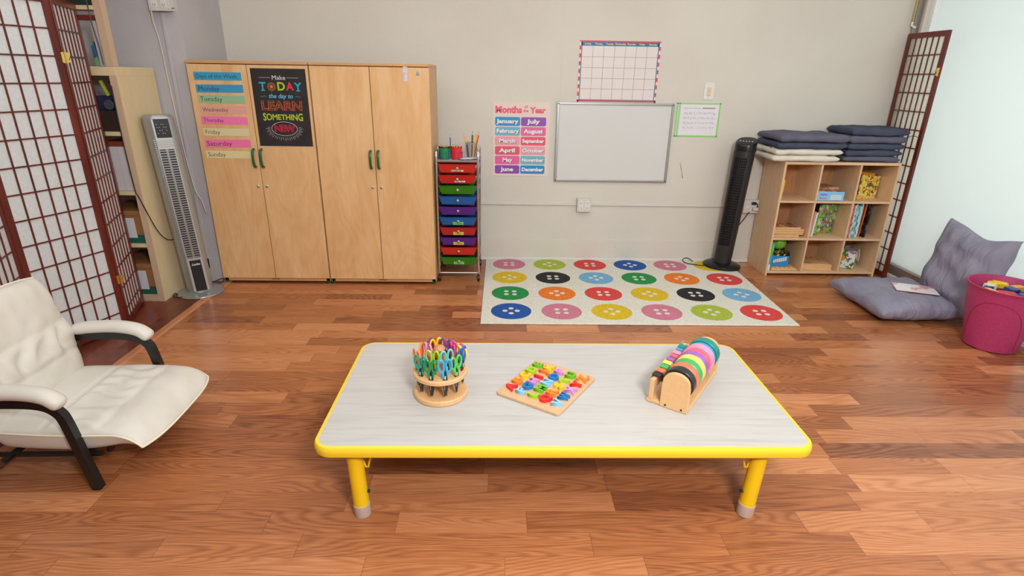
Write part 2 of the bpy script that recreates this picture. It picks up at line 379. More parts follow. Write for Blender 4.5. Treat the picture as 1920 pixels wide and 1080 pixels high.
# corner mullion behind the folding screen
struct(boxo('wall_right', m_wall, (RX-.06, RX+.1, 4.425, WY, 0, 2.8)))
struct(boxo('trim_4', M('grey jamb', (150, 148, 142), .5), (RX-.085, RX-.055, WY-.03, WY, 0, 2.8), bevel=.004))
struct(boxo('trim_5', m_alu, (RX-.066, RX-.058, 4.44, 4.47, 0, 2.8), bevel=.002))
hp = thing('hanging_rod', 'short pale metal rod hanging down in the back right corner above the folding screen', 'rod', (RX-.105, WY-.035, 1.80))
MB().tube([(0, 0, .9), (0, 0, .065)], .006, 8).build('rod', m_brass, hp)
MB().tube([(0, 0, .065), (0, 0, .04), (.012, -.002, .035), (.03, -.004, .026)], .008, 8).build('clip', M('pale clip', (230, 230, 225), .4), hp)

# raceway and outlets on the back wall
t = thing('wall_raceway', 'thin white cable raceway running along the lower back wall', 'raceway', (.9, WY, .48))
for x0, x1 in ((-1.33, -.272), (-.165, 1.10)): boxo('channel', m_box, (x0, x1, -.014, 0, -.011, .011), t, .003)
def outlet4(label, x, y, z, w_, h_, plug=False, d=.045, name='outlet_box'):
    t = thing(name, label, 'outlet', (x, y, z))
    boxo('box', m_box, (-w_/2, w_/2, -d, 0, -h_/2, h_/2), t, .004)
    boxo('cover_plate', m_box, (-w_/2-.002, w_/2+.002, -d-.004, -d, -h_/2-.002, h_/2+.002), t, .002)
    for sx in (-1, 1):
        rc = MB().prism(rrect(.034, h_*.74, .012), 0, .004); 
        o = rc.build('receptacle', m_white, t, (sx*w_*.23, -d-.003, 0), (PI/2, 0, 0))
        for sz in (-1, 1):
            mb = MB()
            for dx in (-.006, .006): mb.box(dx-.0012, dx+.0012, -.0005, .0005, -.005, .005)
            mb.lathe([(.0025, -.0003), (.0025, .0003)], 8) if 0 else mb.box(-.002, .002, -.0005, .0005, -.013, -.009)
            mb.build('slot', m_ink, o, (0, sz*h_*.19, .0045), (-PI/2, 0, 0))
    mb = MB()
    for sx in (-1, 1):
        for sz in (-1, 1): mb.sphere((sx*w_*.42, -d-.004, sz*h_*.42), .003, 6)
    mb.build('screws', m_steel, t); return t
outlet4('white double outlet box on the back wall under the whiteboard', .682, WY, .480, .108, .108)
ob2 = outlet4('white double outlet box on the back wall between black fan and cubby shelf', 2.045, WY, .485, .115, .105)
t = outlet4('white double outlet box at the top of the grey wall left of the cabinets', -2.105, 3.93, 1.845, .125, .105, d=.05)
MB().tube([(.07, -.03, -.035), (.07, -.03, -.038)], .008, 8).build('knockout_hole', m_ink, t)
t = thing('cable_cover', 'slim grey plastic cable cover running down the pier left of the cabinets', 'raceway', (-2.12, 3.93, .1))
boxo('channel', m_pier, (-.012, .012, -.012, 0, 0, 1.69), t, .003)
t = thing('white_cable', 'white cord hanging from the upper left outlet box behind the silver fan', 'cable', (-2.16, 3.915, 1.80))
MB().tube(catmull([(0, -.03, .03), (-.004, -.03, -.06), (.002, -.008, -.2), (.012, -.008, -.5), (.024, -.01, -.8), (.05, -.012, -1.1), (.085, -.012, -1.2), (.10, -.012, -1.28)]), .004, 8).build('cord', M('white cord', (205, 200, 194), .5), t)
sw = thing('light_switch', 'white wall plate with cream rocker above the green rimmed sheet', 'light switch', (1.592, WY, 1.363))
MB().prism(rrect(.076, .122, .006), 0, .006).build('cover_plate', m_white, sw, (0, 0, 0), (PI/2, 0, 0), bevel=.002)
for dz in (-.018, .016): boxo('rocker', M('cream switch', (222, 202, 160), .4), (-.014, .014, -.013, -.005, dz-.014, dz+.014), sw, .003)
mb = MB()
for dz in (-.045, .045): mb.sphere((0, -.006, dz), .003, 6)
mb.build('screws', m_steel, sw)

# whiteboard
t = thing('whiteboard', 'blank whiteboard in a silver frame on the back wall', 'whiteboard', (.885, WY, .967))
W_, H_ = .905, .606
boxo('writing_surface', M('whiteboard enamel', (214, 215, 212), .22), (-W_/2+.01, W_/2-.01, -.012, 0, -H_/2+.01, H_/2-.01), t)
for s in (-1, 1):
    boxo('frame_rail', m_steel, (-W_/2, W_/2, -.02, -.001, s*(H_/2-.009)-.009, s*(H_/2-.009)+.009), t, .003)
    boxo('frame_rail', m_steel, (s*(W_/2-.010)-.010, s*(W_/2-.010)+.010, -.021, -.001, -H_/2, H_/2), t, .003)
for sx in (-1, 1):
    for sz in (-1, 1): MB().lathe([(.005, 0), (.005, .002)], 10).build('corner_screw', m_ink, t, (sx*(W_/2-.012), -.021, sz*(H_/2-.012)), (PI/2, 0, 0))

# calendar chart
t = thing('calendar_chart', 'blank wall calendar grid with red and blue border above the whiteboard', 'calendar', (.886, WY, 1.490))
W_, H_ = .605, .428
boxo('sheet', M('calendar sheet', (222, 213, 208), .45), (-W_/2, W_/2, -.003, 0, -H_/2, H_/2), t)
mr = M('calendar red', (214, 62, 66), .5); mbl = M('calendar blue', (26, 112, 168), .5); mw = M('calendar white', (236, 232, 230), .5)
mb = MB()
for s in (-1, 1): mb.box(-W_/2, W_/2, -.004, -.003, s*(H_/2-.005)-.005, s*(H_/2-.005)+.005)
for i in range(8):
    for s in (-1, 1):
        z = H_/2-.05-i*.054; x = s*(W_/2-.006); mb.box(x-.006, x+.006, -.004, -.003, z-.014, z+.014)
mb.build('red_border', mr, t)
mb = MB().box(-W_/2+.011, W_/2-.011, -.0042, -.003, H_/2-.036, H_/2-.010)
for s in (-1, 1): mb.box(s*(W_/2-.016)-.003, s*(W_/2-.016)+.003, -.0042, -.003, -H_/2+.011, H_/2-.01)
mb.box(-W_/2+.013, W_/2-.013, -.0042, -.003, -H_/2+.011, -H_/2+.015).build('blue_border', mbl, t)
mb = MB(); gx0, gx1, gz0, gz1 = -W_/2+.02, W_/2-.02, -H_/2+.016, H_/2-.036
for i in range(1, 7): x = gx0+(gx1-gx0)*i/7; mb.box(x-.0009, x+.0009, -.0038, -.003, gz0, gz1)
for i in range(1, 5): z = gz0+(gz1-gz0)*i/5; mb.box(gx0, gx1, -.0038, -.003, z-.0009, z+.0009)
mb.build('grid_lines', M('grid line', (120, 112, 112), .6), t)
for i, d in enumerate(['Sunday', 'Monday', 'Tuesday', 'Wednesday', 'Thursday', 'Friday', 'Saturday']):
    text(d, .017, M('calendar yellow', (236, 206, 90), .5), t, (gx0+(gx1-gx0)*(i+.5)/7, -.0046, H_/2-.0225), extrude=.0002, bold=.0004)

# months poster
t = thing('months_poster', 'laminated months of the year poster with pink title and coloured name boxes', 'poster', (.160, WY, .983))
W_, H_ = .438, .560
boxo('sheet', M('poster sheet', (232, 214, 204), .12), (-W_/2, W_/2, -.003, 0, -H_/2, H_/2), t)
mpk = M('title pink', (226, 92, 116), .4)
text('Months', .068, mpk, t, (-.098, -.0036, .222), bold=.0035, width=.205)
text('of', .03, mpk, t, (.035, -.0036, .245), bold=.001); text('the', .03, mpk, t, (.035, -.0036, .217), bold=.001, width=.042)
text('Year', .072, mpk, t, (.128, -.0036, .220), bold=.0035, width=.125)
cols = {'b': (32, 146, 206), 'l': (112, 182, 206), 'p': (236, 160, 172), 'r': (232, 88, 116), 'm': (232, 102, 160), 'v': (142, 78, 172), 't': (112, 184, 200)}
mons = [('January', 'b'), ('February', 'l'), ('March', 'p'), ('April', 'r'), ('May', 'm'), ('June', 'v'), ('July', 'v'), ('August', 'm'), ('September', 'r'), ('October', 'p'), ('November', 't'), ('December', 'b')]
for k, (s_, c) in enumerate(mons):
    col, row = divmod(k, 6); x = -.104+col*.201; z = .137-row*.0735
    bx_ = MB().prism(rrect(.194, .066, .013), 0, .0006).build('name_box', M('box '+c, cols[c], .3), t, (x, -.003, z), (PI/2, 0, 0))
    wd = min(.172, .0245*len(s_)+.004)
    text(s_, .042, M('letter shadow', (96, 70, 96), .5), bx_, (.002, -.002, .0008), (0, 0, 0), bold=.0026, width=wd+.004, extrude=.0001, name='letter_shadow')
    text(s_, .042, M('letter white', (240, 236, 236), .5), bx_, (0, 0, .0013), (0, 0, 0), bold=.0016, width=wd, extrude=.0001)

# green rimmed dry-erase pocket with handwriting sheet
t = thing('dry_erase_pocket', 'clear sheet pocket with lime green rim right of the whiteboard', 'sheet pocket', (1.530, WY, 1.151), (0, 0, 0))
W_, H_ = .340, .252
mg = M('lime rim', (134, 222, 104), .45); mb = MB()
for s in (-1, 1):
    mb.box(-W_/2, W_/2, -.004, 0, s*(H_/2-.004)-.004, s*(H_/2-.004)+.004)
    mb.box(s*(W_/2-.004)-.004, s*(W_/2-.004)+.004, -.004, 0, -H_/2, H_/2)
mb.box(-W_/2+.018, -W_/2+.025, -.004, 0, -H_/2, H_/2).build('rim', mg, t)
boxo('pocket_sleeve', M('clear sleeve', (208, 206, 200), .15), (-W_/2+.004, W_/2-.004, -.0015, 0, -H_/2+.004, H_/2-.004), t)
boxo('worksheet', M('worksheet', (226, 224, 228), .4), (-W_/2+.032, W_/2-.014, -.0028, -.0015, -H_/2+.012, H_/2-.012), t)
mpc = M('pencil grey', (172, 168, 172), .7)
for k, (s_, sz) in enumerate([('Aa Bb Cc Dd Ee Ff Gg', .026), ('Hh Ii Jj Kk Ll Mm Nn Oo', .026), ('Pp Qq Rr Ss Tt Uu Vv Ww', .026), ('Xx Yy Zz 1 2 3 4 5 6 7 8 9', .02)]):
    text(s_, sz, mpc, t, (.012, -.0032, .05-k*.036), width=.245, extrude=.0001)
text('Uppercase Lowercase', .012, M('pencil dark', (130, 122, 126), .7), t, (-.05, -.0032, .088), width=.13, extrude=.0001)
boxo('heading_band', M('heading band', (176, 150, 140), .6), (.03, .13, -.0034, -.0028, .083, .093), t)

# ------------------------------------------------------------------ wooden storage cabinets
def cabinet(x0, x1, label, split):
    t = thing('storage_cabinet', label, 'cabinet', ((x0+x1)/2, 3.89, 0)); w_ = x1-x0
    f0, dp = -.001, .44; h = 1.512
    mb = MB().box(-w_/2, -w_/2+.019, f0, dp, .018, h-.018).box(w_/2-.019, w_/2, f0, dp, .018, h-.018)
    mb.box(-w_/2+.019, w_/2-.019, dp-.01, dp, .03, h-.018).box(-w_/2+.019, w_/2-.019, f0, dp-.01, .018, .042)
    for z in (.4, .8, 1.15): mb.box(-w_/2+.019, w_/2-.019, .03, dp-.01, z, z+.018)
    mb.build('body', m_birch2, t, bevel=.0015)
    boxo('top_panel', m_birch2, (-w_/2-.002, w_/2+.002, -.024, dp, h-.018, h), t, .003)
    c = split-(x0+x1)/2; doors = []
    for k, (a, b) in enumerate(((-w_/2+.001, c-.002), (c+.002, w_/2-.001))):
        d = boxo('door', m_birch, (a, b, -.020, -.002, .046, h-.022), t, .002); doors.append(d)
        hx = c+(-.026 if k == 0 else .026)
        MB().tube(catmull([(hx, -.021, .963), (hx, -.040, .958), (hx, -.050, .935), (hx, -.052, .905), (hx, -.050, .875), (hx, -.040, .852), (hx, -.021, .847)], 5), .0085, 10).build('handle', m_green, d)
        MB().lathe([(.009, 0), (.009, .006), (.006, .009)], 14).build('door_lock', m_chrome, d, (c+(-.030 if k == 0 else .030), -.020, .715), (PI/2, 0, 0))
    for sx in (-1, 1):
        for y in (.015, dp-.015):
            mb = MB().box(sx*(w_/2-.016)-.014, sx*(w_/2-.016)+.014, y-.016, y+.014, .012, .05 if y < .1 else .018)
            mb.lathe([(.009, 0), (.009, .012)], 10, (sx*(w_/2-.016), y)).build('foot', m_green, t, bevel=.002)
    text('Childcraft', .012, M('brand green', (60, 82, 44), .5), t, (c-.01, -.0016, .033), width=.055, extrude=.0003, bold=.0004, shear=.3)
    return t
cabL = cabinet(-2.003, -1.237, 'wooden two-door cabinet with day strips and black poster on its doors', -1.625)
cabR = cabinet(-1.229, -.463, 'wooden two-door cabinet with bare doors beside the drawer cart', -.846)
DY = 3.87
days = [('Days of the Week.', (58, 158, 196), -1.964, -1.664, 1.418), ('Monday', (60, 152, 196), -1.963, -1.662, 1.343), ('Tuesday', (152, 190, 150), -1.960, -1.661, 1.278),
        ('Wednesday', (226, 164, 150), -1.957, -1.660, 1.213), ('Thursday', (244, 122, 176), -1.962, -1.663, 1.146), ('Friday', (222, 208, 160), -1.964, -1.664, 1.071),
        ('Saturday', (244, 118, 172), -1.966, -1.664, .998), ('Sunday', (228, 212, 160), -1.970, -1.672, .925)]
for k, (s_, c, a, b, z) in enumerate(days):
    nm = ['blue', 'blue', 'sage green', 'dusty pink', 'hot pink', 'pale khaki', 'hot pink', 'pale yellow'][k]
    t = thing('paper_strip', nm+' paper strip reading '+s_.strip('.')+' on the left cabinet door', 'sign', ((a+b)/2, DY, z), (0, random.uniform(-.012, .02), 0), 'day name strips on the cabinet door')
    boxo('strip', M('strip %d' % k, c, .4), (-(b-a)/2, (b-a)/2, -.0015, 0, -.0245, .0245), t)
    wd = {0: .265, 1: .135, 2: .14, 3: .165, 4: .13, 5: .095, 6: .165, 7: .115}[k]
    text(s_, .043, m_ink, t, (-(b-a)/2+.012+wd/2, -.0019, -.001), width=wd, extrude=.0001, bold=-.0004, shear=.05)
# black motivational poster
t = thing('chalkboard_poster', 'black poster reading Make today the day to learn something new', 'poster', (-1.428, DY, 1.228))
W_, H_ = .350, .484
boxo('sheet', noisy('chalk black', (46, 40, 42), (38, 33, 35), 12, .5), (-W_/2, W_/2, -.0015, 0, -H_/2, H_/2), t)
def pc(n_, c): return M('print '+n_, c, .55)
wh, tq, yg, rd, org, bl = pc('white', (226, 218, 212)), pc('turquoise', (40, 166, 190)), pc('lime', (174, 200, 40)), pc('red', (226, 44, 72)), pc('orange', (232, 112, 50)), pc('sky', (104, 186, 222))
kw = dict(extrude=.0001)
text('Make', .038, wh, t, (0, -.002, .186), width=.085, **kw)
for s in (-1, 1): boxo('rule', wh, (min(s*.052, s*.125), max(s*.052, s*.125), -.0019, -.0015, .186, .1875), t)
for ch, c, x, wd in (('T', tq, -.108, .042), ('D', yg, .010, .048), ('A', rd, .066, .050), ('Y', tq, .118, .046)):
    text(ch, .074, c, t, (x, -.002, .132), bold=.002, width=wd, **kw)
    if ch in 'TY': boxo('serif', c, (x-.013, x+.013, -.0019, -.0015, .1055, .112), t)
mb = MB().lathe([(.010, 0), (.010, .0005)], 20); mb.build('sun_disc', org, t, (-.051, -.0016, .132), (PI/2, 0, 0))
mb = MB()
for i in range(20):
    a = 2*PI*i/20; c_, s2 = math.cos(a), math.sin(a); p0, p1 = .015, .028
    mb.add([(-.051+c_*p0-s2*.0008, -.0018, .132+s2*p0+c_*.0008), (-.051+c_*p0+s2*.0008, -.0018, .132+s2*p0-c_*.0008), (-.051+c_*p1+s2*.0008, -.0018, .132+s2*p1-c_*.0008), (-.051+c_*p1-s2*.0008, -.0018, .132+s2*p1+c_*.0008)], [(0, 1, 2, 3)])
mb.build('sun_rays', pc('sun', (236, 150, 70)), t)
text('the day to', .045, bl, t, (0, -.002, .074), width=.155, bold=.0006, shear=.25, **kw)
for s in (-1, 1):
    MB().tube(catmull([(s*.095, -.0016, .070), (s*.103, -.0016, .076), (s*.112, -.0016, .072), (s*.122, -.0016, .068), (s*.128, -.0016, .073)]), .0009, 5).build('flourish', bl, t)
text('LEARN', .078, org, t, (0, -.0018, .012), width=.262, outline=.0011, bold=.002)
text('LEARN', .062, org, t, (0, -.0018, .012), width=.255, outline=.0005)
me_ = text('SOMETHING', .056, yg, t, (0, -.002, -.058), width=.258, bold=.0014, **kw)
for v in me_.data.vertices: v.co.y *= 1+.9*(abs(v.co.x)/.129)**2*.55
mb = MB().tube([(.084*math.cos(a), -.0016, -.130+.044*math.sin(a)) for a in [2*PI*i/40 for i in range(40)]], .0013, 5, closed=True, upv=(0, 1, 0)); mb.build('oval_line', wh, t)
text('NEW', .066, rd, t, (0, -.002, -.130), width=.138, outline=.0016, bold=.0025)
text('NEW', .05, rd, t, (0, -.002, -.130), width=.128, outline=.0007)
mb = MB()
for i in range(27):
    a = math.radians(172+ (368-172)*i/26); c_, s2 = math.cos(a), math.sin(a)
    q0 = Vector((.094*c_, -.0017, -.130+.056*s2)); q1 = Vector((.122*c_ if i % 2 else .112*c_, -.0017, -.130+(.078 if i % 2 else .072)*s2)); mb.tube([q0, q1], .0009, 4)
mb.build('burst_lines', wh, t)
# tape and sticker on the right cabinet
t = tag(MB().box(-.014, .014, -.001, 0, -.055, .055).build('adhesive_strip', noisy('clear tape', (226, 222, 226), (196, 192, 200), 40, .1), None, (-.615, DY, 1.462), (0, .03, 0)), 'strip of shiny clear tape at the top of the bare cabinet door', 'tape')
t = tag(MB().prism([(-.012, -.014), (.014, -.014), (.010, .004), (.002, .016), (-.006, .004)], 0, .001).build('sticker', noisy('faded sticker', (176, 148, 140), (110, 160, 150), 60, .5), None, (-.537, DY, 1.455), (PI/2, 0, 0)), 'small faded torn sticker at the upper right of the bare cabinet door', 'sticker')

# ------------------------------------------------------------------ drawer cart
CX, CF, CB = -.300, 3.965, 4.335; hw = .145
t = cart = thing('drawer_cart', 'chrome rolling cart with ten coloured plastic drawers', 'drawer cart', (CX, 4.15, 0))
y0, y1 = CF-4.15, CB-4.15
for sx in (-1, 1):
    x = sx*hw
    MB().tube(catmull([(x, y0, .06), (x, y0, .5), (x, y0, .9), (x, y0+.02, .945), (x, y0+.07, .962), (x, 0, .965), (x, y1-.07, .962), (x, y1-.02, .945), (x, y1, .9), (x, y1, .5), (x, y1, .06)], 4), .008, 10, upv=(1, 0, 0)).build('side_frame', m_chrome, t)
for sx in (-1, 1):
    for k in range(11):
        z = .105+k*.0765; MB().tube([(sx*(hw-.006), y0, z), (sx*(hw-.006), y1, z)], .0035, 6).build('drawer_rail', m_chrome, t)
for y in (y0, y1):
    MB().tube([(-hw, y, .065), (hw, y, .065)], .006, 8).build('cross_bar', m_chrome, t); MB().tube([(-hw, y, .885), (hw, y, .885)], .008, 8).build('cross_bar', m_chrome, t)
boxo('top_tray', M('clear grey tray', (186, 182, 184), .25), (-hw+.008, hw-.008, y0+.005, y1-.005, .886, .893), t, .002)
for sx in (-1, 1):
    for y in (y0, y1):
        c = MB().lathe([(.012, 0), (.024, .004), (.026, .012), (.024, .020), (.012, .024)], 16).build('caster', m_blackp, t, (sx*hw-.012, y, .027), (0, PI/2, 0))
        MB().box(-.012, .012, -.012, .012, 0, .018).build('caster_fork', m_blackm, c, (-.027, 0, .012), (0, -PI/2, 0)) if 0 else MB().tube([(sx*hw, y, .03), (sx*hw, y, .07)], .007, 8).build('caster_stem', m_blackm, t)
dcol = {'r': (206, 40, 34), 'R': (214, 52, 40), 'g': (54, 132, 22), 'b': (28, 100, 170), 'p': (94, 42, 138), 'c': (190, 44, 50)}
for k, (c, lab) in enumerate([('R', 't'), ('r', 't'), ('g', ''), ('b', ''), ('p', ''), ('b', 'g'), ('c', 'y'), ('p', 'y'), ('R', ''), ('g', 'g')]):
    z = .868-k*.0755; h = .062; m = M('drawer '+c, dcol[c], .22); m.node_tree.nodes['Principled BSDF'].inputs['Transmission Weight'].default_value = .15
    a, b = hw-.014, hw-.030
    mb = MB(); yb = y1-.01-y0
    def ringr(xw, y_0, y_1, zz): return [(-xw, y_0, zz), (xw, y_0, zz), (xw, y_1, zz), (-xw, y_1, zz)]
    mb.rings([ringr(a+.006, 0, yb, 0), ringr(a+.006, 0, yb, -.004), ringr(a, .004, yb, -.006), ringr(b, .018, yb-.01, -h), ringr(b-.003, .021, yb-.013, -h+.003), ringr(a-.003, .007, yb-.003, -.004), ringr(a+.003, .003, yb-.003, 0)], cap=False, smooth=False)
    mb.add([(-b, .018, -h), (b, .018, -h), (b, yb-.01, -h), (-b, yb-.01, -h)], [(0, 1, 2, 3)])
    d = mb.build('drawer', m, t, (0, y0-.006, z), bevel=.0015)
    MB().lathe([(.004, 0), (.004, .006), (.009, .009), (.009, .014), (.005, .017)], 14).build('knob', m_chrome, d, (0, .008, -.030), (PI/2, 0, 0))
    if lab in ('g', 'y'):
        lb = boxo('label_tape', M('label '+lab, (112, 206, 120) if lab == 'g' else (222, 204, 84), .5), (-.038, .038, .0, .0015, -.012, .012), d)
        lb.location = (0, .0135, -.048); lb.rotation_euler = (.25, 0, 0)
        text(random.choice(['Colours', 'Crayons']) if k != 9 else 'Paper', .014, m_ink, lb, (0, -.0004, 0), extrude=.0001)
    if lab == 't':
        mb = MB()
        for i in range(7): xx = random.uniform(-.035, .035); mb.box(xx-.009, xx+.009, 0, .001, -.006+random.uniform(-.003, .003), .004)
        o = mb.build('torn_label', m_white, d, (0 if k == 0 else .02, .0125, -.045), (.25, 0, 0))
# things on the cart
def taper_cup(name, label, cat, loc, r0, r1, h, m, rim=.002, mesh=False):
    t = thing(name, label, cat, loc)
    MB().lathe([(0.001, 0), (r0, 0), (r1, h), (r1+rim, h), (r1+rim, h-.006), (r1+rim*.2, h-.007)][:4]+[(r1-.002, h), (r0-.002, .003), (.001, .003)], 24).build('cup', m, t)
    return t
ZC = .894
t = taper_cup('pencil_cup', 'green plastic cup packed with pencils on the drawer cart', 'cup', (-.392, 4.03, ZC), .036, .039, .078, M('green cup', (20, 138, 70), .35))
MB().lathe([(.0405, 0), (.0405, .008), (.037, .008), (.037, 0)], 24, closed=True).build('rim_band', M('dark rim', (50, 30, 34), .5), t, (0, 0, .078))
t = taper_cup('pencil_cup', 'red plastic cup packed with pencils on the drawer cart', 'cup', (-.308, 4.03, ZC), .036, .039, .078, M('red cup', (228, 44, 40), .35))
MB().lathe([(.0405, 0), (.0405, .008), (.037, .008), (.037, 0)], 24, closed=True).build('rim_band', M('crimson rim', (190, 40, 34), .5), t, (0, 0, .078))
t = thing('wire_caddy', 'purple wire caddy holding the green and red pencil cups', 'caddy', (-.350, 4.03, ZC))
mb = MB()
for cx in (-.042, .042):
    for z in (.012, .050): mb.tube([(cx+.0435*math.cos(a), .0435*math.sin(a), z) for a in [2*PI*i/20 for i in range(20)]], .0013, 5, closed=True)
    for i in range(8):
        a = 2*PI*(i+.5)/8
        if not (abs(math.cos(a)) > .9 and cx*math.cos(a) < 0): mb.tube([(cx+.0435*math.cos(a), .0435*math.sin(a), .001), (cx+.0435*math.cos(a), .0435*math.sin(a), .050)], .0013, 5)
mb.build('wire_basket', M('purple wire', (96, 60, 150), .4), t)
def pencil(loc, tilt, az, L, col, label, group, name='pencil', cat='pencil', r=.0034):
    t = thing(name, label, cat, loc, (tilt*math.sin(az), tilt*math.cos(az), 0), group)
    MB().lathe([(r, 0), (r, L*.86)], 6).build('barrel', M('pencil %d %d %d' % col, col, .4), t)
    MB().lathe([(r, L*.86), (r*.4, L*.95)], 8).build('sharpened_wood', M('pencil wood', (226, 186, 136), .6), t)
    MB().lathe([(r*.4, L*.95), (.0004, L)], 8).build('lead', M('pencil %d %d %d' % tuple(int(v*.6) for v in col), tuple(int(v*.6) for v in col), .5), t)
    return t
pcs = [(210, 60, 40), (236, 190, 60), (240, 230, 220), (60, 60, 66), (230, 120, 50), (130, 60, 50), (240, 240, 235), (200, 50, 70), (250, 200, 90)]
for k in range(9):
    a = 2*PI*k/8+.3; rr = .025 if k < 8 else 0
    pencil((-.392+rr*math.cos(a), 4.03+rr*math.sin(a), ZC+.004), .02, a, .096, pcs[k], 'short coloured pencil packed in the green cup on the drawer cart', 'pencils in the green cup')
    pencil((-.308+rr*math.cos(a), 4.03+rr*math.sin(a), ZC+.004), .02, a, .096, pcs[(k*2+1) % 9], 'short coloured pencil packed in the red cup on the drawer cart', 'pencils in the red cup')
pencil((-.349, 4.03, ZC+.002), .0, 0, .170, (36, 76, 130), 'long dark blue pencil standing between the green and red cups', None)
# mesh cup
t = thing('mesh_pencil_cup', 'see-through mesh pencil cup on the right of the drawer cart', 'cup', (-.205, 4.10, ZC))
mb = MB(); n = 26
for i in range(n):
    for sgn in (1, -1):
        pts = [((.032+.010*z/.105)*math.cos(2*PI*i/n+sgn*z*9), (.032+.010*z/.105)*math.sin(2*PI*i/n+sgn*z*9), z) for z in (0, .026, .052, .078, .105)]
        mb.tube(pts, .0007, 4)
mb.build('mesh_wall', m_steel, t)
MB().tube([(.042*math.cos(a), .042*math.sin(a), .105) for a in [2*PI*i/24 for i in range(24)]], .0022, 6, closed=True).build('rim', m_steel, t)
MB().lathe([(.032, 0), (.032, .002)], 24).build('bottom', m_steel, t)
for dx, dy, tl, az, L, col, lb in [(-.012, 0, -.26, 0, .175, (236, 184, 50), 'yellow pencil leaning left in the mesh cup'), (.0, .008, .03, 0, .178, (206, 70, 50), 'red pencil standing in the mesh cup'),
                                 (.004, -.006, .08, 1, .185, (70, 120, 60), 'green pencil standing in the mesh cup'), (.010, .0, .20, 0, .190, (240, 180, 30), 'yellow pencil leaning right in the mesh cup, longest one'),
                                 (.016, .006, .24, .3, .185, (196, 60, 120), 'magenta pencil leaning right in the mesh cup'), (.008, -.012, .15, -.2, .165, (246, 200, 50), 'shorter yellow pencil leaning right in the mesh cup')]:
    pencil((-.205+dx, 4.10+dy, ZC+.003), tl, az, L, col, lb, 'pencils in the mesh cup', r=.0042)
tag(MB().box(-.006, .006, -.006, .006, 0, .09).build('marker_pen', M('purple marker', (92, 50, 140), .4), None, (-.228, 4.095, ZC+.004), (0, -.09, 0)), 'purple marker standing low in the mesh cup', 'marker')
mb = MB()
vs = []; 
for j in range(7):
    for i in range(9): vs.append((-.07+i*.0175, -.05+j*.0165, .002+.006*(noise.noise(Vector((i*.6, j*.6, 2)))+.7)))
mb.add(vs, [(j*9+i, j*9+i+1, j*9+i+10, j*9+i+9) for j in range(6) for i in range(8)], True)
o = mb.build('crumpled_paper', M('lilac paper', (214, 208, 222), .6), None, (-.222, 4.03, ZC+.001), (0, 0, .3)); so = o.modifiers.new('s', 'SOLIDIFY'); so.thickness = .0006
tag(o, 'crumpled pale sheet lying on the cart top in front of the mesh cup', 'paper')

# ------------------------------------------------------------------ rug with printed buttons
mb = MB(); mb.prism([(-.112, 3.185), (1.893, 3.185), (1.915, 4.475), (-.108, 4.475)], .001, .010)
rc = {'k': (216, 128, 150), 'l': (176, 194, 60), 'r': (228, 70, 66), 'b': (26, 86, 168), 'y': (230, 194, 24), 'n': (30, 28, 30), 's': (120, 182, 220), 'g': (26, 148, 70), 'o': (246, 128, 32)}
keys = list(rc); mats = [m_rug]+[noisy('rug '+k_, rc[k_], tuple(int(v*.86) for v in rc[k_]), 120, .95, .9, 160) for k_ in keys]
rows = ['klrbky', 'ynsgor', 'gorynS', 'bkykLr']
rows = ['klrbky', 'ynsgor', 'goryns', 'bkyklr']
cols0 = [.075, .400, .722, 1.046, 1.364, 1.700]; 
for j, rw in enumerate(rows):
    yy = 4.365-j*.313 if j else 4.365; yy = [4.352, 4.038, 3.722, 3.375][j]; yy = [4.35, 4.03, 3.70, 3.375][j]
    for i, ch in enumerate(rw):
        xx = .080+i*.331; R0 = .132; n = 44; mb.m = 1+keys.index(ch)
        pl = [(xx+(R0+.0025*noise.noise(Vector((i*5+3*math.cos(2*PI*a/n)*2, j*7, 3*math.sin(2*PI*a/n)*2))))*math.cos(2*PI*a/n), yy+(R0+.0025*noise.noise(Vector((i*5+6*math.cos(2*PI*a/n), j*7+9, 6*math.sin(2*PI*a/n)))))*math.sin(2*PI*a/n)) for a in range(n)]
        mb.prism(pl, .0095, .0114)
        mb.m = 0; rot0 = 0 if (i+j) % 2 else PI/4
        for q in range(4):
            a0 = rot0+q*PI/2; cx, cy = xx+.040*math.cos(a0), yy+.040*math.sin(a0)
            mb.prism([(cx+.0175*math.cos(2*PI*a/14), cy+.0175*math.sin(2*PI*a/14)) for a in range(14)], .011, .0122)
mb.m = 0
mb.tube([(-.112, 3.185, .006), (1.893, 3.185, .006), (1.915, 4.475, .006), (-.108, 4.475, .006)], .0055, 6, closed=True)
tag(mb.build('button_rug', mats), 'cream rug printed with rows of big coloured buttons', 'rug')

# ------------------------------------------------------------------ folding shoji screens
def shoji_panel(parent, p0, p1, h=1.787, t=.02, ncol=6, post=.034, paper=None):
    """one panel between floor points p0 -> p1 (parent at origin of world xy)"""
    v = Vector((p1[0]-p0[0], p1[1]-p0[1], 0)); L = v.length; a = math.atan2(v.y, v.x)
    rot = (0, 0, a)
    fr = MB().box(.002, post, -t/2, t/2, 0, h).box(L-post, L-.002, -t/2, t/2, 0, h).box(post, L-post, -t/2, t/2, h-.036, h).box(post, L-post, -t/2, t/2, .012, .05).build('panel_frame', m_red, parent, (p0[0], p0[1], 0), rot, bevel=.0015)
    mb = MB(); dx = (L-2*post)/ncol
    for k in range(1, ncol): x = post+dx*k; mb.box(x-.0035, x+.0035, -.007, .007, .05, h-.036)
    for k in range(13): z = 1.634-.1275*k; mb.box(post, L-post, -.0065, .0065, z-.0035, z+.0035)
    mb.build('lattice', m_red, fr)
    MB().box(post, L-post, -.0012, .0012, .05, h-.036).build('rice_paper', paper or m_paper, fr)
    return fr
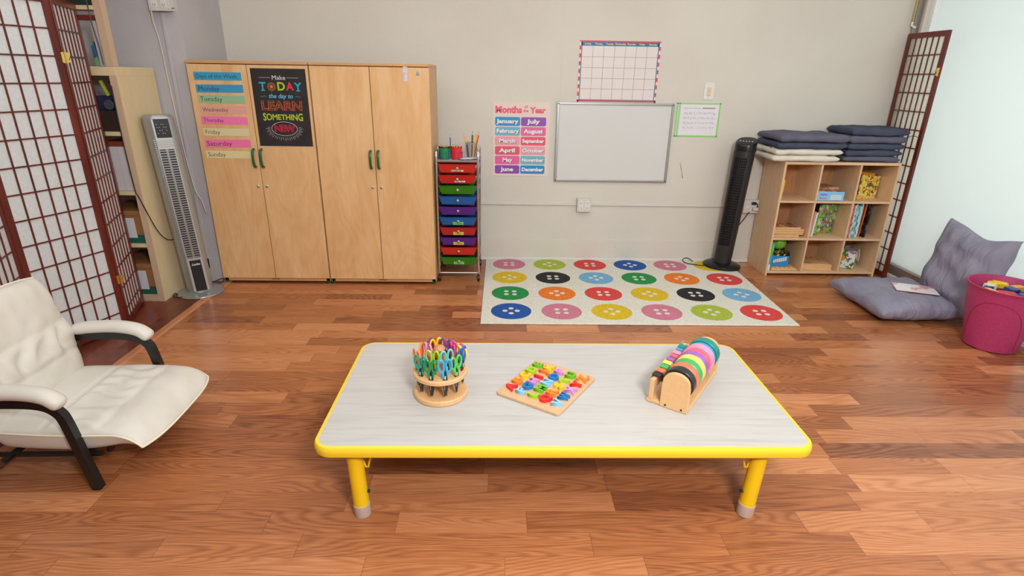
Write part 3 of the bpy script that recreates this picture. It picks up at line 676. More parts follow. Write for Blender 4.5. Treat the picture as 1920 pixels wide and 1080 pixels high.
def hinge(parent, loc, rz):
    mb = MB()
    for s in (-1, 1): mb.add([(0, 0, -.028), (s*.022, 0, -.020), (s*.014, 0, -.006), (s*.022, 0, .006), (s*.024, 0, .024), (0, 0, .028)], [(0, 1, 2, 3, 4, 5)])
    o = mb.build('hinge', m_brass, parent, loc, (0, 0, rz)); s = o.modifiers.new('s', 'SOLIDIFY'); s.thickness = .002
    MB().tube([(0, -.002, -.028), (0, -.002, .028)], .0035, 8).build('hinge_pin', m_brass, o)
PB = Vector((-2.232, 3.118)); PA = PB-Vector((.322, .947))*.462; PC = PB+Vector((-.345, .939))*.418; P0 = PA+Vector((.35, -.937))*.455
t = thing('folding_screen', 'dark red shoji folding screen standing behind the white armchair', 'room divider', (PB.x, PB.y, 0))
sub = lambda q: (q[0]-PB.x, q[1]-PB.y)
shoji_panel(t, sub(P0), sub(PA)); shoji_panel(t, sub(PA), sub(PB)); shoji_panel(t, sub(PB), sub(PC))
for z in (1.50, .30): hinge(t, (.015, .004, z), .9)
for z in (1.50, .30): hinge(t, (sub(PA)[0]+.012, sub(PA)[1], z), 2.2)
t = thing('folding_screen', 'dark red shoji folding screen standing between cubby shelf and frosted window', 'room divider', (3.03, 4.085, 0))
shoji_panel(t, (0, 0), (-.004, .405), paper=m_paper2)
hinge(t, (-.012, .006, 1.52), .35)

# ------------------------------------------------------------------ cubby shelf
CXL, CXR, CYF, CYB, CH = 2.103, 2.975, 4.147, 4.487, .892
t = thing('cubby_shelf', 'birch cubby shelf with nine compartments in the back corner', 'shelf', ((CXL+CXR)/2, CYF, 0))
hw2 = (CXR-CXL)/2; dp = CYB-CYF; th = .016
for s in (-1, 1): boxo('side_panel', m_cubby, (min(s*hw2, s*(hw2-th)), max(s*hw2, s*(hw2-th)), 0, dp, 0, CH), t, .002)
boxo('top_panel', m_cubby, (-hw2+th, hw2-th, .001, dp, CH-th-.006, CH-.002), t, .002)
DX = [2.388-(CXL+CXR)/2, 2.681-(CXL+CXR)/2]; SZ = [.300, .592]
boxo('bottom_panel', m_cubby, (-hw2+th, hw2-th, .001, dp, .020, .020+th), t, .002)
for z in SZ: boxo('shelf_board', m_cubby, (-hw2+th, hw2-th, .001, dp-.005, z-th/2, z+th/2), t, .0015)
for x in DX:
    for z0, z1 in ((.036, SZ[0]-th/2), (SZ[0]+th/2, SZ[1]-th/2), (SZ[1]+th/2, CH-th-.006)): boxo('divider', m_cubby, (x-.007, x+.007, .001, dp-.005, z0, z1), t, .0015)
boxo('back_panel', m_cubin, (-hw2+th, hw2-th, dp-.005, dp-.001, .02, CH-.006), t)
# helpers for books and boxes
def book(label, w_, d_, h_, loc, rot, cov, group=None, name='book', cat='book', spine='x'):
    """upright book: w_ thickness (x), d_ front-to-back (y), h_ tall (z), base corner at origin"""
    t = thing(name, label, cat, loc, rot, group); c = min(.0022, w_*.2)
    MB().box(0, c, 0, d_, 0, h_).box(w_-c, w_, 0, d_, 0, h_).box(c, w_-c, 0, c, 0, h_).build('cover', cov, t)
    MB().box(c, w_-c, c, d_-.003, .002, h_-.003).build('pages', m_pages, t); return t
zb = [.037, .309, .601]
cell = [(2.120, 2.380), (2.396, 2.673), (2.689, 2.958)]
# top row
book('thin yellow book leaning alone in the upper left compartment', .012, .20, .15, (2.122, 4.17, zb[2]+.001), (0, .04, .1), illus('yellow cover', [(244, 206, 40), (240, 196, 30), (246, 226, 140)], 9))
t = thing('game_box', 'light blue alphabet game box lying in the upper middle compartment', 'box', (2.505, 4.270, zb[2]+.001), (0, 0, -.03))
boxo('box_base', M('light blue card', (136, 196, 232), .4), (-.1, .1, -.11, .11, 0, .068), t, .002)
boxo('lid_top', illus('game lid', [(150, 92, 60), (206, 176, 150), (120, 70, 50), (190, 120, 80)], 30), (-.1, .1, -.11, .11, .0685, .071), t, 0)
text('Alpha!', .022, M('violet print', (106, 66, 170), .5), t, (-.055, -.1106, .047), extrude=.0002, bold=.0004)
text('Phonics', .018, M('magenta print', (206, 50, 120), .5), t, (-.055, -.1106, .018), extrude=.0002, bold=.0004)
mb = MB()
for i in range(6):
    for j in range(3): mb.box(.0+i*.014, .011+i*.014, -.1108, -.110, .008+j*.013, .018+j*.013)
mb.build('printed_tiles', M('tile print', (226, 226, 214), .5), t)
tag(MB().box(-.085, .085, -.08, .08, 0, .018).build('puzzle_tray', illus('tray print', [(172, 120, 86), (140, 92, 66), (200, 160, 120)], 22), None, (2.500, 4.30, zb[2]+.073), (0, 0, .06), bevel=.002), 'brown picture puzzle lying on the light blue game box', 'puzzle')
il_y = illus('yellow story cover', [(238, 206, 70), (246, 232, 150), (150, 50, 40), (238, 210, 80), (70, 110, 60), (240, 160, 50), (244, 222, 110)], 48)
il_o = illus('orange story cover', [(240, 150, 30), (248, 196, 60), (200, 70, 40), (90, 60, 90), (240, 170, 40)], 20)
book('blue spined picture book leaning at the left of the upper right compartment', .012, .12, .13, (2.694, 4.19, zb[2]+.001), (0, .05, 0), illus('blue cover', [(70, 110, 180), (120, 160, 210), (220, 90, 80)], 30), 'books in the upper right compartment')
book('orange picture book propped behind the yellow one in the upper right compartment', .010, .19, .20, (2.735, 4.30, zb[2]+.001), (-.10, 0, -1.35), il_o, 'books in the upper right compartment')
book('pale yellow picture book propped facing out in the upper right compartment', .012, .20, .185, (2.748, 4.245, zb[2]+.001), (-.10, 0, -1.2), il_y, 'books in the upper right compartment')
# middle row
pz = [('wooden tray puzzle with picture face, top of the stack in the cubby', .21, .205), ('wooden tray puzzle second from the top of the cubby stack', .235, .2), ('wooden tray puzzle third from the top of the cubby stack', .24, .205), ('wooden tray puzzle fourth from the top of the cubby stack', .24, .2), ('wooden tray puzzle at the bottom of the cubby stack', .20, .2)]
for k, (lb, a, b) in enumerate(reversed(pz)):
    top = k == 4; z = zb[1]+.001+k*.0155
    t = thing('puzzle_tray', lb, 'puzzle', (2.245+random.uniform(-.004, .004)-(.012 if k in (0, 4) else 0), 4.285+random.uniform(-.01, .01), z), (0, 0, random.uniform(-.04, .04)), 'stacked tray puzzles')
    boxo('tray', m_maple, (-a/2, a/2, -b/2, b/2, 0, .009), t, .001)
    boxo('picture_face', illus('puzzle face', [(190, 120, 80), (226, 180, 120), (150, 90, 70), (206, 150, 100), (120, 80, 90)], 26), (-a/2+.008, a/2-.008, -b/2+.008, b/2-.008, .009, .0115), t)
    boxo('rim', m_maple, (-a/2, -a/2+.007, -b/2, b/2, .009, .0135), t); boxo('rim', m_maple, (a/2-.007, a/2, -b/2, b/2, .009, .0135), t); boxo('rim', m_maple, (-a/2+.007, a/2-.007, -b/2, -b/2+.007, .009, .0135), t)
gm = 'books in the central compartment'
book('short black and yellow board book against the divider in the central compartment', .012, .14, .09, (2.399, 4.19, zb[1]+.001), (0, .02, 0), illus('black yellow', [(30, 30, 34), (226, 196, 40), (30, 30, 34)], 40), gm)
book('thin pink book upright in the central compartment', .009, .17, .20, (2.416, 4.19, zb[1]+.001), (0, .05, 0), M('pink card', (224, 150, 150), .4), gm)
book('white spined book upright beside the pink one in the central compartment', .014, .18, .19, (2.434, 4.20, zb[1]+.001), (0, .06, 0), M('white gloss card', (226, 224, 222), .3), gm)
t = book('big green activity book with a yellow patch leaning in the central compartment', .018, .205, .245, (2.466, 4.262, zb[1]+.006), (-.06, .10, -1.15), illus('activity cover', [(110, 180, 70), (150, 200, 80), (60, 120, 180), (226, 230, 220), (210, 60, 50), (120, 190, 70), (90, 70, 110)], 52), gm)
boxo('yellow_patch', M('yellow patch', (236, 176, 26), .4), (-.0008, 0, .06, .14, .13, .215), t)
boxo('green_foot_band', M('grass band', (104, 168, 50), .4), (-.0007, 0, .001, .204, .001, .07), t)
boxo('bar_code_box', m_white, (-.0014, -.0007, .165, .19, .015, .04), t)
bc = [('white and red spined book first on the left among the upright books', [(226, 222, 218), (200, 50, 50)], .011, .255), ('rose spined book second from the left among the upright books', [(206, 110, 130), (224, 170, 180)], .012, .26),
      ('cream spined book third from the left among the upright books', [(226, 210, 190), (200, 120, 100)], .010, .255), ('green and white spined book in the middle of the upright books', [(90, 160, 120), (226, 230, 226), (60, 120, 150)], .012, .262),
      ('sky blue spined book left of the pale one among the upright books', [(90, 170, 200), (210, 230, 234)], .014, .25), ('pale green spined book among the upright books, right of the sky blue one', [(190, 220, 200), (90, 150, 140)], .012, .245),
      ('light blue spined tall book at the right end of the upright row', [(150, 196, 220), (224, 232, 236)], .012, .265)]
x = 2.692
for k, (lb, cs, w_, h_) in enumerate(bc):
    book(lb, w_, .20, h_, (x, 4.175+random.uniform(0, .02), zb[1]+.001), (0, .0, 0), illus('spine %d' % k, cs+[cs[0]], 55), 'upright books in the right compartment'); x += w_+.0035
book('orange book leaning beside the black one in the right compartment', .009, .22, .262, (2.822, 4.22, zb[1]+.001), (0, .04, -.10), M('orange card', (222, 104, 30), .4), 'upright books in the right compartment')
book('black board leaning at the right end of the right compartment', .014, .21, .255, (2.846, 4.19, zb[1]+.001), (0, .05, .18), illus('black board', [(24, 20, 22), (30, 26, 28), (24, 20, 22), (110, 90, 84), (26, 22, 24)], 45), 'upright books in the right compartment')
book('brown edged board standing behind the black one in the right compartment', .010, .20, .24, (2.885, 4.26, zb[1]+.001), (0, .05, .18), illus('brown board', [(90, 50, 40), (50, 34, 34), (150, 120, 110)], 45), 'upright books in the right compartment')
# bottom row
book('bright green book upright at the left of the lower left compartment', .018, .20, .225, (2.122, 4.165, zb[0]+.001), (0, .045, 0), illus('green activity', [(86, 200, 60), (100, 206, 70), (86, 200, 60), (230, 240, 230), (60, 170, 210)], 22))
t = thing('wooden_tray', 'thin wooden tray under the blue box in the lower left compartment', 'tray', (2.258, 4.30, zb[0]+.001)); boxo('base', m_maple, (-.10, .105, -.13, .13, 0, .014), t, .002)
mb = MB()
for i in range(5): mb.box(-.085+i*.036, -.06+i*.036, -.11, .10, .014, .019)
mb.build('wooden_slats', m_maple, t)
t = thing('domino_box', 'blue and black toy box under the green ball in the cubby', 'box', (2.235, 4.285, zb[0]+.021), (0, 0, -.06))
boxo('box_base', M('toy box blue', (40, 140, 206), .4), (-.065, .075, -.07, .08, 0, .085), t, .002)
boxo('lid', illus('toy lid', [(22, 22, 30), (26, 26, 34), (22, 22, 30), (210, 190, 60), (24, 24, 32)], 50), (-.066, .076, -.071, .081, .0855, .118), t, .002)
mb = MB()
for i in range(7): mb.box(-.045+i*.015, -.034+i*.015, -.0712, -.0700, .028+i*.003, .055+i*.004)
mb.build('printed_tiles', m_white, t)
MB().lathe([(.010, 0), (.010, .0008)], 12).build('red_dot', M('red dot', (210, 40, 50), .4), t, (-.018, -.0702, .03), (PI/2, 0, 0))
t = thing('toy_globe', 'green and blue ball on the toy box in the lower left compartment', 'ball', (2.240, 4.29, zb[0]+.0215+.1190))
MB().sphere((0, 0, .056), .056, 24).build('ball', illus('ball print', [(116, 190, 50), (122, 196, 56), (40, 120, 170), (118, 192, 52), (120, 196, 54)], 9), t)
t = thing('wooden_puzzle_box', 'shallow wooden puzzle box lying in the lower middle compartment', 'box', (2.535, 4.29, zb[0]+.001), (0, 0, -.06))
boxo('box', m_maple, (-.115, .115, -.105, .105, 0, .046), t, .002)
boxo('runner', m_maple, (-.12, .12, -.108, -.09, -.0005, .008), t, .001)
boxo('picture_lid', illus('wood print', [(214, 170, 120), (204, 160, 112), (176, 120, 90), (214, 170, 120)], 30), (-.105, .105, -.095, .095, .046, .050), t)
t = thing('toy_cube_box', 'white and green picture box with rope handle in the lower right compartment', 'box', (2.825, 4.310, zb[0]+.001), (0, 0, .85))
boxo('box', illus('garden print', [(226, 228, 222), (70, 140, 50), (230, 232, 228), (226, 150, 50), (60, 110, 50), (150, 110, 170), (228, 230, 224)], 40), (-.075, .075, -.075, .075, 0, .15), t, .002)
boxo('green_side', M('leaf green card', (126, 170, 50), .4), (.0752, .0762, -.074, .074, .05, .149), t)
MB().tube(catmull([(-.05, -.077, .14), (-.045, -.085, .09), (0, -.09, .06), (.045, -.085, .09), (.05, -.077, .14)]), .003, 6).build('rope_handle', m_white, t)

# cushions stacked on the cubby
def stack_cushion(label, m, x, y, z, w_, d_, h, seed, group, rz=0):
    t = thing('seat_cushion', label, 'cushion', (x, y, z), (0, 0, rz), group)
    c = cushion(w_, d_, h*1.0, 34, 26, p=16, q=.5, tufts=[(-.35, -.35), (.35, -.35), (-.35, .35), (.35, .35)], td=.35, tr=.16, wr=.007, wf=9, seed=seed, pinch=.015)
    c.build('cushion', m, t, (0, 0, h*.5), sharp=0)
    return t
SL = 'cushions stacked on the left of the cubby top'; SR = 'cushions stacked on the right of the cubby top'; zt = CH+.001
st = [('cream seat cushion at the bottom of the left stack', m_cream, 2.238, 4.30, .50, .36, .046), ('cream seat cushion under the dark ones in the left stack', m_cream, 2.245, 4.295, .50, .37, .046),
      ('charcoal seat cushion just above the cream ones in the left stack', m_navy, 2.262, 4.295, .51, .38, .048), ('slate grey seat cushion on top of the left stack', m_navy2, 2.264, 4.29, .51, .39, .055)]
z = zt
for k, (lb, m, x, y, a, b, h) in enumerate(st): stack_cushion(lb, m, x, y, z, a, b, h, k*3.1, SL, random.uniform(-.02, .02)); z += h
st = [('slate grey seat cushion at the bottom of the right stack', m_navy2, .040), ('charcoal seat cushion second from the bottom of the right stack', m_navy, .046), ('charcoal seat cushion in the middle of the right stack', m_navy, .048), ('slate grey seat cushion second from the top of the right stack', m_navy2, .052), ('charcoal seat cushion on top of the right stack', m_navy, .056)]
z = zt
for k, (lb, m, h) in enumerate(st): stack_cushion(lb, m, 2.745+k*.006, 4.325, z, .43, .345, h, 20+k*2.7, SR, random.uniform(-.02, .02)); z += h
def strap(label, pts, loc):
    o = MB().tube(catmull(pts), .007, 6, ry=.0022).build('tie_strap', m_ink, None, loc); return tag(o, label, 'strap')
strap('black tie strap poking out at the left of the cushion stack', [(.03, 0, .0), (-.005, -.01, .002), (-.03, -.01, -.010), (-.045, -.01, -.028)], (2.02, 4.16, 1.015))
strap('black tie strap poking out at the right of the cushion stack', [(-.03, 0, -.01), (.0, -.01, .004), (.022, -.012, .003), (.042, -.015, -.004)], (2.965, 4.115, 1.085))

# ------------------------------------------------------------------ black tower fan
def loft(mb, secs, n=32, pw=2.6):
    """secs: (z, cx, cy, rx, ry)"""
    rings = []
    for z, cx, cy, rx, ry in secs:
        r_ = []
        for i in range(n):
            a = 2*PI*i/n; c_, s_ = math.cos(a), math.sin(a)
            r_.append((cx+rx*math.copysign(abs(c_)**(2/pw), c_), cy+ry*math.copysign(abs(s_)**(2/pw), s_), z))
        rings.append(r_)
    return mb.rings(rings)
t = thing('tower_fan', 'black tower fan standing on the rug corner beside the cubby shelf', 'fan', (1.828, 4.345, .0125), (0, 0, -.62))
MB().lathe([(.06, .0), (.148, .0), (.150, .008), (.146, .020), (.118, .034), (.085, .040), (.03, .042)], 40, sy=.86).build('base', m_blackp, t)
ln = Vector((.038, .028)); 
mb = MB(); loft(mb, [(.036, 0, 0, .066, .064), (.1, ln.x*.1, ln.y*.1, .067, .065), (.93, ln.x*.93, ln.y*.93, .076, .072)], 36, 2.5); bd = mb.build('body', m_blackm, t)
mb = MB(); n = 36; rings = []
for k, (z, s_) in enumerate([(.925, 1), (.985, 1.0), (1.0, .97), (1.004, .90)]):
    rr = []
    for i in range(n):
        a = 2*PI*i/n; c_, q = math.cos(a), math.sin(a); x = ln.x+.077*s_*math.copysign(abs(c_)**.8, c_); y = ln.y+.073*s_*math.copysign(abs(q)**.8, q)
        rr.append((x, y, z+(.0 if k == 0 else .33*(y-ln.y)+.0)))
    rings.append(rr)
mb.rings(rings).build('head', m_blackp, t)
mb = MB()
for i in range(34):
    z = .20+i*.0205; k = ln.x*z; 
    mb.add([(k-.040, ln.y*z-.0640, z), (k+.040, ln.y*z-.0640, z), (k+.040, ln.y*z-.0725, z-.004), (k-.040, ln.y*z-.0725, z-.004), (k-.040, ln.y*z-.0640, z+.004), (k+.040, ln.y*z-.0640, z+.004), (k+.040, ln.y*z-.0725, z), (k-.040, ln.y*z-.0725, z)],
           [(0, 3, 2, 1), (4, 5, 6, 7), (0, 1, 5, 4), (1, 2, 6, 5), (2, 3, 7, 6), (3, 0, 4, 7)])
for x in (-.042, -.028, -.014, 0, .014, .028, .042):
    mb.add([(x-.0015+ln.x*z, ln.y*z-y, z) for z, y in ((.19, .070), (.19, .0755), (.885, .0755), (.885, .070))]+[(x+.0015+ln.x*z, ln.y*z-y, z) for z, y in ((.19, .070), (.19, .0755), (.885, .0755), (.885, .070))], [(0, 1, 2, 3), (4, 7, 6, 5), (0, 4, 5, 1), (1, 5, 6, 2), (2, 6, 7, 3), (3, 7, 4, 0)])
mb.build('grille', M('grille black', (12, 12, 14), .35), t)
mb = MB()
for k in range(5):
    x = ln.x-.044+k*.022; y = ln.y-.012+.006*abs(k-2)*0; mb.x = T((x, y, 1.004+.33*(y-ln.y)), rx=.32); mb.lathe([(.0062, -.001), (.0062, .002), (.004, .003)], 12)
mb.build('buttons', M('fan button', (190, 190, 192), .3), t)
o = MB().tube(catmull([(1.76, 4.33, .020), (1.68, 4.335, .018), (1.60, 4.365, .018), (1.545, 4.40, .02), (1.535, 4.44, .035), (1.57, 4.455, .045), (1.605, 4.44, .032), (1.62, 4.43, .018)]), .0035, 8).build('power_cord', m_cord); adopt(o, t)
o = MB().tube(catmull([(1.93, 4.42, .27), (1.955, 4.44, .32), (2.01, 4.45, .40), (2.035, 4.45, .445)]), .0035, 8).build('power_cord', m_cord); adopt(o, t)
t = thing('power_plug', 'black plug and white adapter in the outlet beside the cubby shelf', 'plug', (2.062, WY-.050, .515))
boxo('plug_body', m_blackp, (-.020, .014, -.028, -.001, -.010, .010), t, .004)
MB().tube(catmull([(.014, -.015, 0), (.026, -.016, -.008), (.028, -.016, -.035)]), .0035, 8).build('plug_cord', m_cord, t)
boxo('adapter', m_box, (-.008, .035, -.030, -.001, -.058, -.034), t, .004)

# ------------------------------------------------------------------ silver tower heater
t = thing('tower_fan', 'silver tower fan on a round base beside the wooden cabinets', 'fan', (-2.085, 3.700, .0), (0, 0, .62))
MB().lathe([(.02, .0), (.146, .0), (.150, .005), (.148, .011), (.10, .020), (.05, .022)], 44).build('base', m_silver, t)
LX, LY = -.052, .028
def lz(z): return LX*z/1.18, LY*z/1.18
mb = MB(); loft(mb, [(.018, 0, 0, .080, .062), (1.155, *lz(1.155), .088, .068), (1.175, *lz(1.17), .086, .066), (1.188, *lz(1.18), .074, .055)], 40, 2.7).build('body', m_silver, t)
def slab(mb, x0, x1, y0, y1, z0, z1):
    a, b = lz(z0), lz(z1)
    return mb.add([(x0+a[0], y0+a[1], z0), (x1+a[0], y0+a[1], z0), (x1+a[0], y1+a[1], z0), (x0+a[0], y1+a[1], z0), (x0+b[0], y0+b[1], z1), (x1+b[0], y0+b[1], z1), (x1+b[0], y1+b[1], z1), (x0+b[0], y1+b[1], z1)],
                  [(0, 3, 2, 1), (4, 5, 6, 7), (0, 1, 5, 4), (1, 2, 6, 5), (2, 3, 7, 6), (3, 0, 4, 7)])
slab(MB(), -.050, .050, -.074, -.05, .03, 1.165).build('front_panel', m_silver2, t, bevel=.006)
fp = slab(MB(), -.040, .040, -.0752, -.073, .27, .985).build('grille', m_blackm, t)
mb = MB()
for i in range(46): z = .275+i*.0155; slab(mb, -.040, .040, -.0790, -.0745, z, z+.0055)
for x in (-.002, .002): slab(mb, x-.004, x+.004, -.0795, -.0745, .27, .985)
mb.build('grille_slats', m_silver, fp)
mb = MB()
for i in range(60): z = .30+i*.0125; slab(mb, -.0835, -.060, -.052, -.030, z, z+.006) if 0 else slab(mb, -.058, -.050, -.071, -.066, z, z+.006)
mb.build('side_vents', m_steel, t)
c = slab(MB(), -.036, .046, -.0768, -.073, 1.055, 1.168).build('control_panel', m_blackp, t, bevel=.002)
mb = MB()
for i in range(5):
    for j in range(4):
        if (i+j) % 3 != 1: a = lz(1.08+j*.018); mb.box(-.024+i*.012+a[0]-.002, -.024+i*.012+a[0]+.003, -.0775+a[1], -.0766+a[1], 1.08+j*.018, 1.083+j*.018)
mb.build('control_marks', M('panel print', (200, 200, 204), .4), c)
mb = MB()
for i in range(4): slab(mb, -.046, .046, -.0762, -.073, 1.0+i*.012, 1.004+i*.012)
mb.build('ridges', m_silver, t)
c = slab(MB(), -.034, .034, -.080, -.073, .035, .255).build('lower_cover', m_blackp, t, bevel=.006)
a = lz(.225); text('Lasko', .022, M('logo silver', (214, 216, 220), .3), c, (a[0], -.0807+a[1], .226), shear=.3, extrude=.0003, bold=.0006)
def cord(label, pts, r=.0032, m=m_cord, name='power_cord', closed=False):
    o = MB().tube(catmull(pts), r, 8).build(name, m)
    return adopt(o, t) if name == 'power_cord' else tag(o, label, 'cord')
cord('black cord looping from the bookcase side towards the silver fan', [(-2.262, 3.502, 1.36), (-2.265, 3.500, 1.05), (-2.258, 3.50, .76), (-2.245, 3.498, .715), (-2.228, 3.515, .62), (-2.222, 3.58, .47), (-2.215, 3.64, .40), (-2.19, 3.68, .385), (-2.168, 3.72, .40), (-2.145, 3.745, .44)])
cord('black cord hanging down behind the silver fan to its base', [(-2.158, 3.752, .43), (-2.168, 3.752, .34), (-2.172, 3.745, .22), (-2.165, 3.74, .10), (-2.14, 3.75, .024)])
cord('black cord end lying on the floor between bookcase and silver fan', [(-2.14, 3.585, .010), (-2.17, 3.56, .012), (-2.20, 3.57, .012), (-2.222, 3.60, .014), (-2.215, 3.62, .020), (-2.19, 3.60, .008)])
cord('short black cord on the floor between the silver fan and the cabinet', [(-1.99, 3.83, .030), (-2.0, 3.87, .035), (-2.03, 3.89, .03), (-2.06, 3.86, .022), (-2.075, 3.82, .020)])

# ------------------------------------------------------------------ left bookcase and its contents
BX0, BX1, BF, BB, BH = -3.04, -2.235, 3.522, 3.912, 1.463
t = thing('bookcase', 'tall cream bookcase behind the folding screen on the left', 'bookcase', ((BX0+BX1)/2, BF, 0)); cx = (BX0+BX1)/2; hb = (BX1-BX0)/2; db = BB-BF
for s in (-1, 1):
    boxo('side_panel', m_pine, (min(s*hb, s*(hb-.04)), max(s*hb, s*(hb-.04)), .004, db, 0, BH-.05), t, .001)
    boxo('front_edging', m_pinef, (min(s*hb, s*(hb-.042)), max(s*hb, s*(hb-.042)), 0, .004, 0, BH-.05), t, .001)
boxo('top_panel', m_pine, (-hb, hb, 0, db, BH-.05, BH), t, .002)
boxo('base_panel', m_pinef, (-hb+.04, hb-.04, 0, db, 0, .042), t, .001)
for z in (.385, .725, 1.085): boxo('shelf_board', m_pine, (-hb+.04, hb-.04, .004, db-.008, z-.012, z+.012), t, .001)
boxo('back_panel', M('bookcase back', (196, 188, 190), .6), (-hb+.04, hb-.04, db-.008, db-.002, .04, BH-.05), t)
t = thing('upper_shelf_unit', 'shallow cream shelf unit standing on top of the left bookcase', 'shelf', (cx, BF, BH+.001))
for s in (-1, 1): boxo('side_panel', m_pinef, (min(s*hb, s*(hb-.045)), max(s*hb, s*(hb-.045)), .0, .045, 0, 1.1), t, .001)
for z in (.295, .60, .90, 1.08): boxo('shelf_board', m_pine, (-hb+.045, hb-.045, 0, .11, z, z+.022), t, .001)
# archive boxes
def archive(label, z):
    t = thing('cardboard_box', label, 'box', (-2.42, 3.545, z), (0, 0, 0), 'cardboard boxes in the bookcase')
    boxo('box', M('brown cardboard', (156, 108, 66), .7), (-.14, .135, 0, .33, .0, .21), t, .002)
    boxo('green_band', M('green band', (22, 92, 72), .6), (-.141, .136, -.001, .331, .0, .055), t)
    boxo('label_sheet', M('white label', (216, 214, 222), .5), (.012, .085, -.0022, -.0011, .035, .165), t)
    boxo('tape_seam', M('dark cardboard', (120, 80, 48), .7), (-.141, .136, -.0008, 0, .178, .181), t)
    return t
archive('brown cardboard box with green base on the lowest shelf of the bookcase', .043)
archive('brown cardboard box with green base on the second lowest shelf of the bookcase', .398)
t = thing('binder', 'white ring binder upright on the bookcase shelf beside the black cord', 'binder', (-2.335, 3.54, .738)); boxo('cover', M('binder white', (206, 200, 202), .45), (-.05, .052, 0, .28, 0, .27), t, .003); boxo('spine_seam', M('seam grey', (178, 172, 176), .5), (.0, .001, -.001, 0, 0, .27), t)
t = thing('binder', 'white ring binder upright, the left one next to the folding screen', 'binder', (-2.442, 3.54, .738)); boxo('cover', M('binder white', (206, 200, 202), .45), (-.05, .052, 0, .28, 0, .265), t, .003); boxo('spine_seam', M('seam grey', (178, 172, 176), .5), (.0, .001, -.001, 0, 0, .265), t)
book('red brown book lying on top of the white binders', .028, .24, .16, (-2.44, 3.55, 1.037), (0, PI/2, 0), M('russet card', (128, 52, 30), .5))
t = thing('stationery_box', 'dark box of stationery on the upper shelf of the bookcase', 'box', (-2.35, 3.55, 1.098)); boxo('box', M('dark brown box', (50, 34, 30), .5), (-.10, .066, 0, .2, 0, .12), t, .003)
boxo('file_block', M('dark blue file', (34, 40, 78), .5), (-.10, .05, .03, .19, .121, .20), t, .002)
o = MB().lathe([(.026, 0), (.030, .004), (.030, .014), (.026, .018)], 24).build('reel', M('grey reel', (70, 70, 84), .5), None, (-2.335, 3.566, 1.250), (PI/2, 0, 0)); tag(o, 'round grey reel leaning against the blue files in the bookcase', 'reel')
tag(boxo('green_marker', M('lime marker', (180, 206, 70), .4), (-.008, .008, -.006, .006, 0, .09)), 'lime green marker beside the round reel in the bookcase', 'marker'); bpy.data.objects['green_marker'].location = (-2.352, 3.60, 1.30); bpy.data.objects['green_marker'].rotation_euler = (0, -.35, 0)
tag(boxo('pink_notebook', M('magenta notebook', (176, 44, 128), .4), (-.02, .02, -.005, .008, 0, .075)), 'magenta notebook beside the lime marker in the bookcase', 'notebook'); bpy.data.objects['pink_notebook'].location = (-2.312, 3.62, 1.299); bpy.data.objects['pink_notebook'].rotation_euler = (0, -.25, 0)
t = thing('red_scissors', 'scissors with crimson handle hanging over the stationery', 'scissors', (-2.36, 3.66, 1.37)); MB().tube([(.018*math.cos(a), 0, .012*math.sin(a)) for a in [2*PI*i/16 for i in range(16)]], .003, 6, closed=True, upv=(0, 1, 0)).build('handle', M('crimson plastic', (176, 26, 60), .4), t); MB().box(-.003, .003, -.001, .001, -.07, -.012).build('blade', m_steel, t)
# items on the upper unit
t = thing('paper_folder', 'white paper folder leaning on the upper shelf unit', 'folder', (-2.315, 3.545, BH+.002), (0, -.03, 0)); boxo('cover', M('white folder', (196, 190, 186), .5), (-.01, .022, 0, .08, 0, .24), t, .002)
t = thing('paper_folder', 'blue and green folder leaning next to the white one on the upper shelf unit', 'folder', (-2.342, 3.545, BH+.002), (0, -.05, 0)); boxo('cover', illus('blue green folder', [(52, 84, 130), (120, 160, 120), (60, 96, 140)], 22), (-.01, .012, 0, .08, 0, .13), t, .002)
book('dark red book lying across the folders on the upper shelf unit', .022, .09, .16, (-2.445, 3.535, BH+.270), (0, PI/2, 0), M('dark red card', (120, 40, 28), .5))
book('dark green book lying on the upper board of the shelf unit', .05, .09, .16, (-2.44, 3.535, BH+.318+.05), (0, PI/2, 0), M('dark green card', (34, 48, 42), .5))
cord('dark cord hanging down inside the upper shelf unit', [(-2.300, 3.515, BH+.50), (-2.302, 3.514, BH+.28), (-2.296, 3.514, BH+.18), (-2.288, 3.514, BH+.10), (-2.286, 3.514, BH+.01)], .003, M('slate cord', (60, 66, 74), .5), 'loose_cable')

# ------------------------------------------------------------------ floor cushions, bin
def wrfold(u, v, side):
    return .006*math.sin(9*(u*.8+v)+3*noise.noise(Vector((u*2, v*2, 1))))*max(0, v*.5+.5)**2
t = thing('floor_cushion', 'large grey floor cushion lying flat with a booklet on it', 'cushion', (2.705, 3.492, .080), (0, 0, .02))
def ff(u, v, side): return .007*(abs(math.sin(7*u+2*v+2.5*noise.noise(Vector((u*3, v*3, 0)))))-.5)*(.25+max(abs(u), abs(v))**3*1.3)
cushion(.60, .60, .155, 56, 56, p=4.2, q=.40, wr=.010, wf=6, seed=3, pinch=.06, folds=ff).build('cushion_cover', m_grey, t, sharp=0)
t = thing('floor_cushion', 'large grey floor cushion propped upright against the frosted window', 'cushion', (2.995, 3.368, .322), (0, 0, 0))
def fb(u, v, side): return .020*math.sin(10*v+2.0*u+2.2*noise.noise(Vector((u*2, v*2, 5))))*(.35+.65*max(0, -v))*(1-.3*abs(u))+.006*math.sin(14*u+3*v)*max(0, v)
c = cushion(.555, .57, .19, 56, 56, p=3.0, q=.45, wr=.016, wf=5, seed=11, pinch=.07, folds=fb)
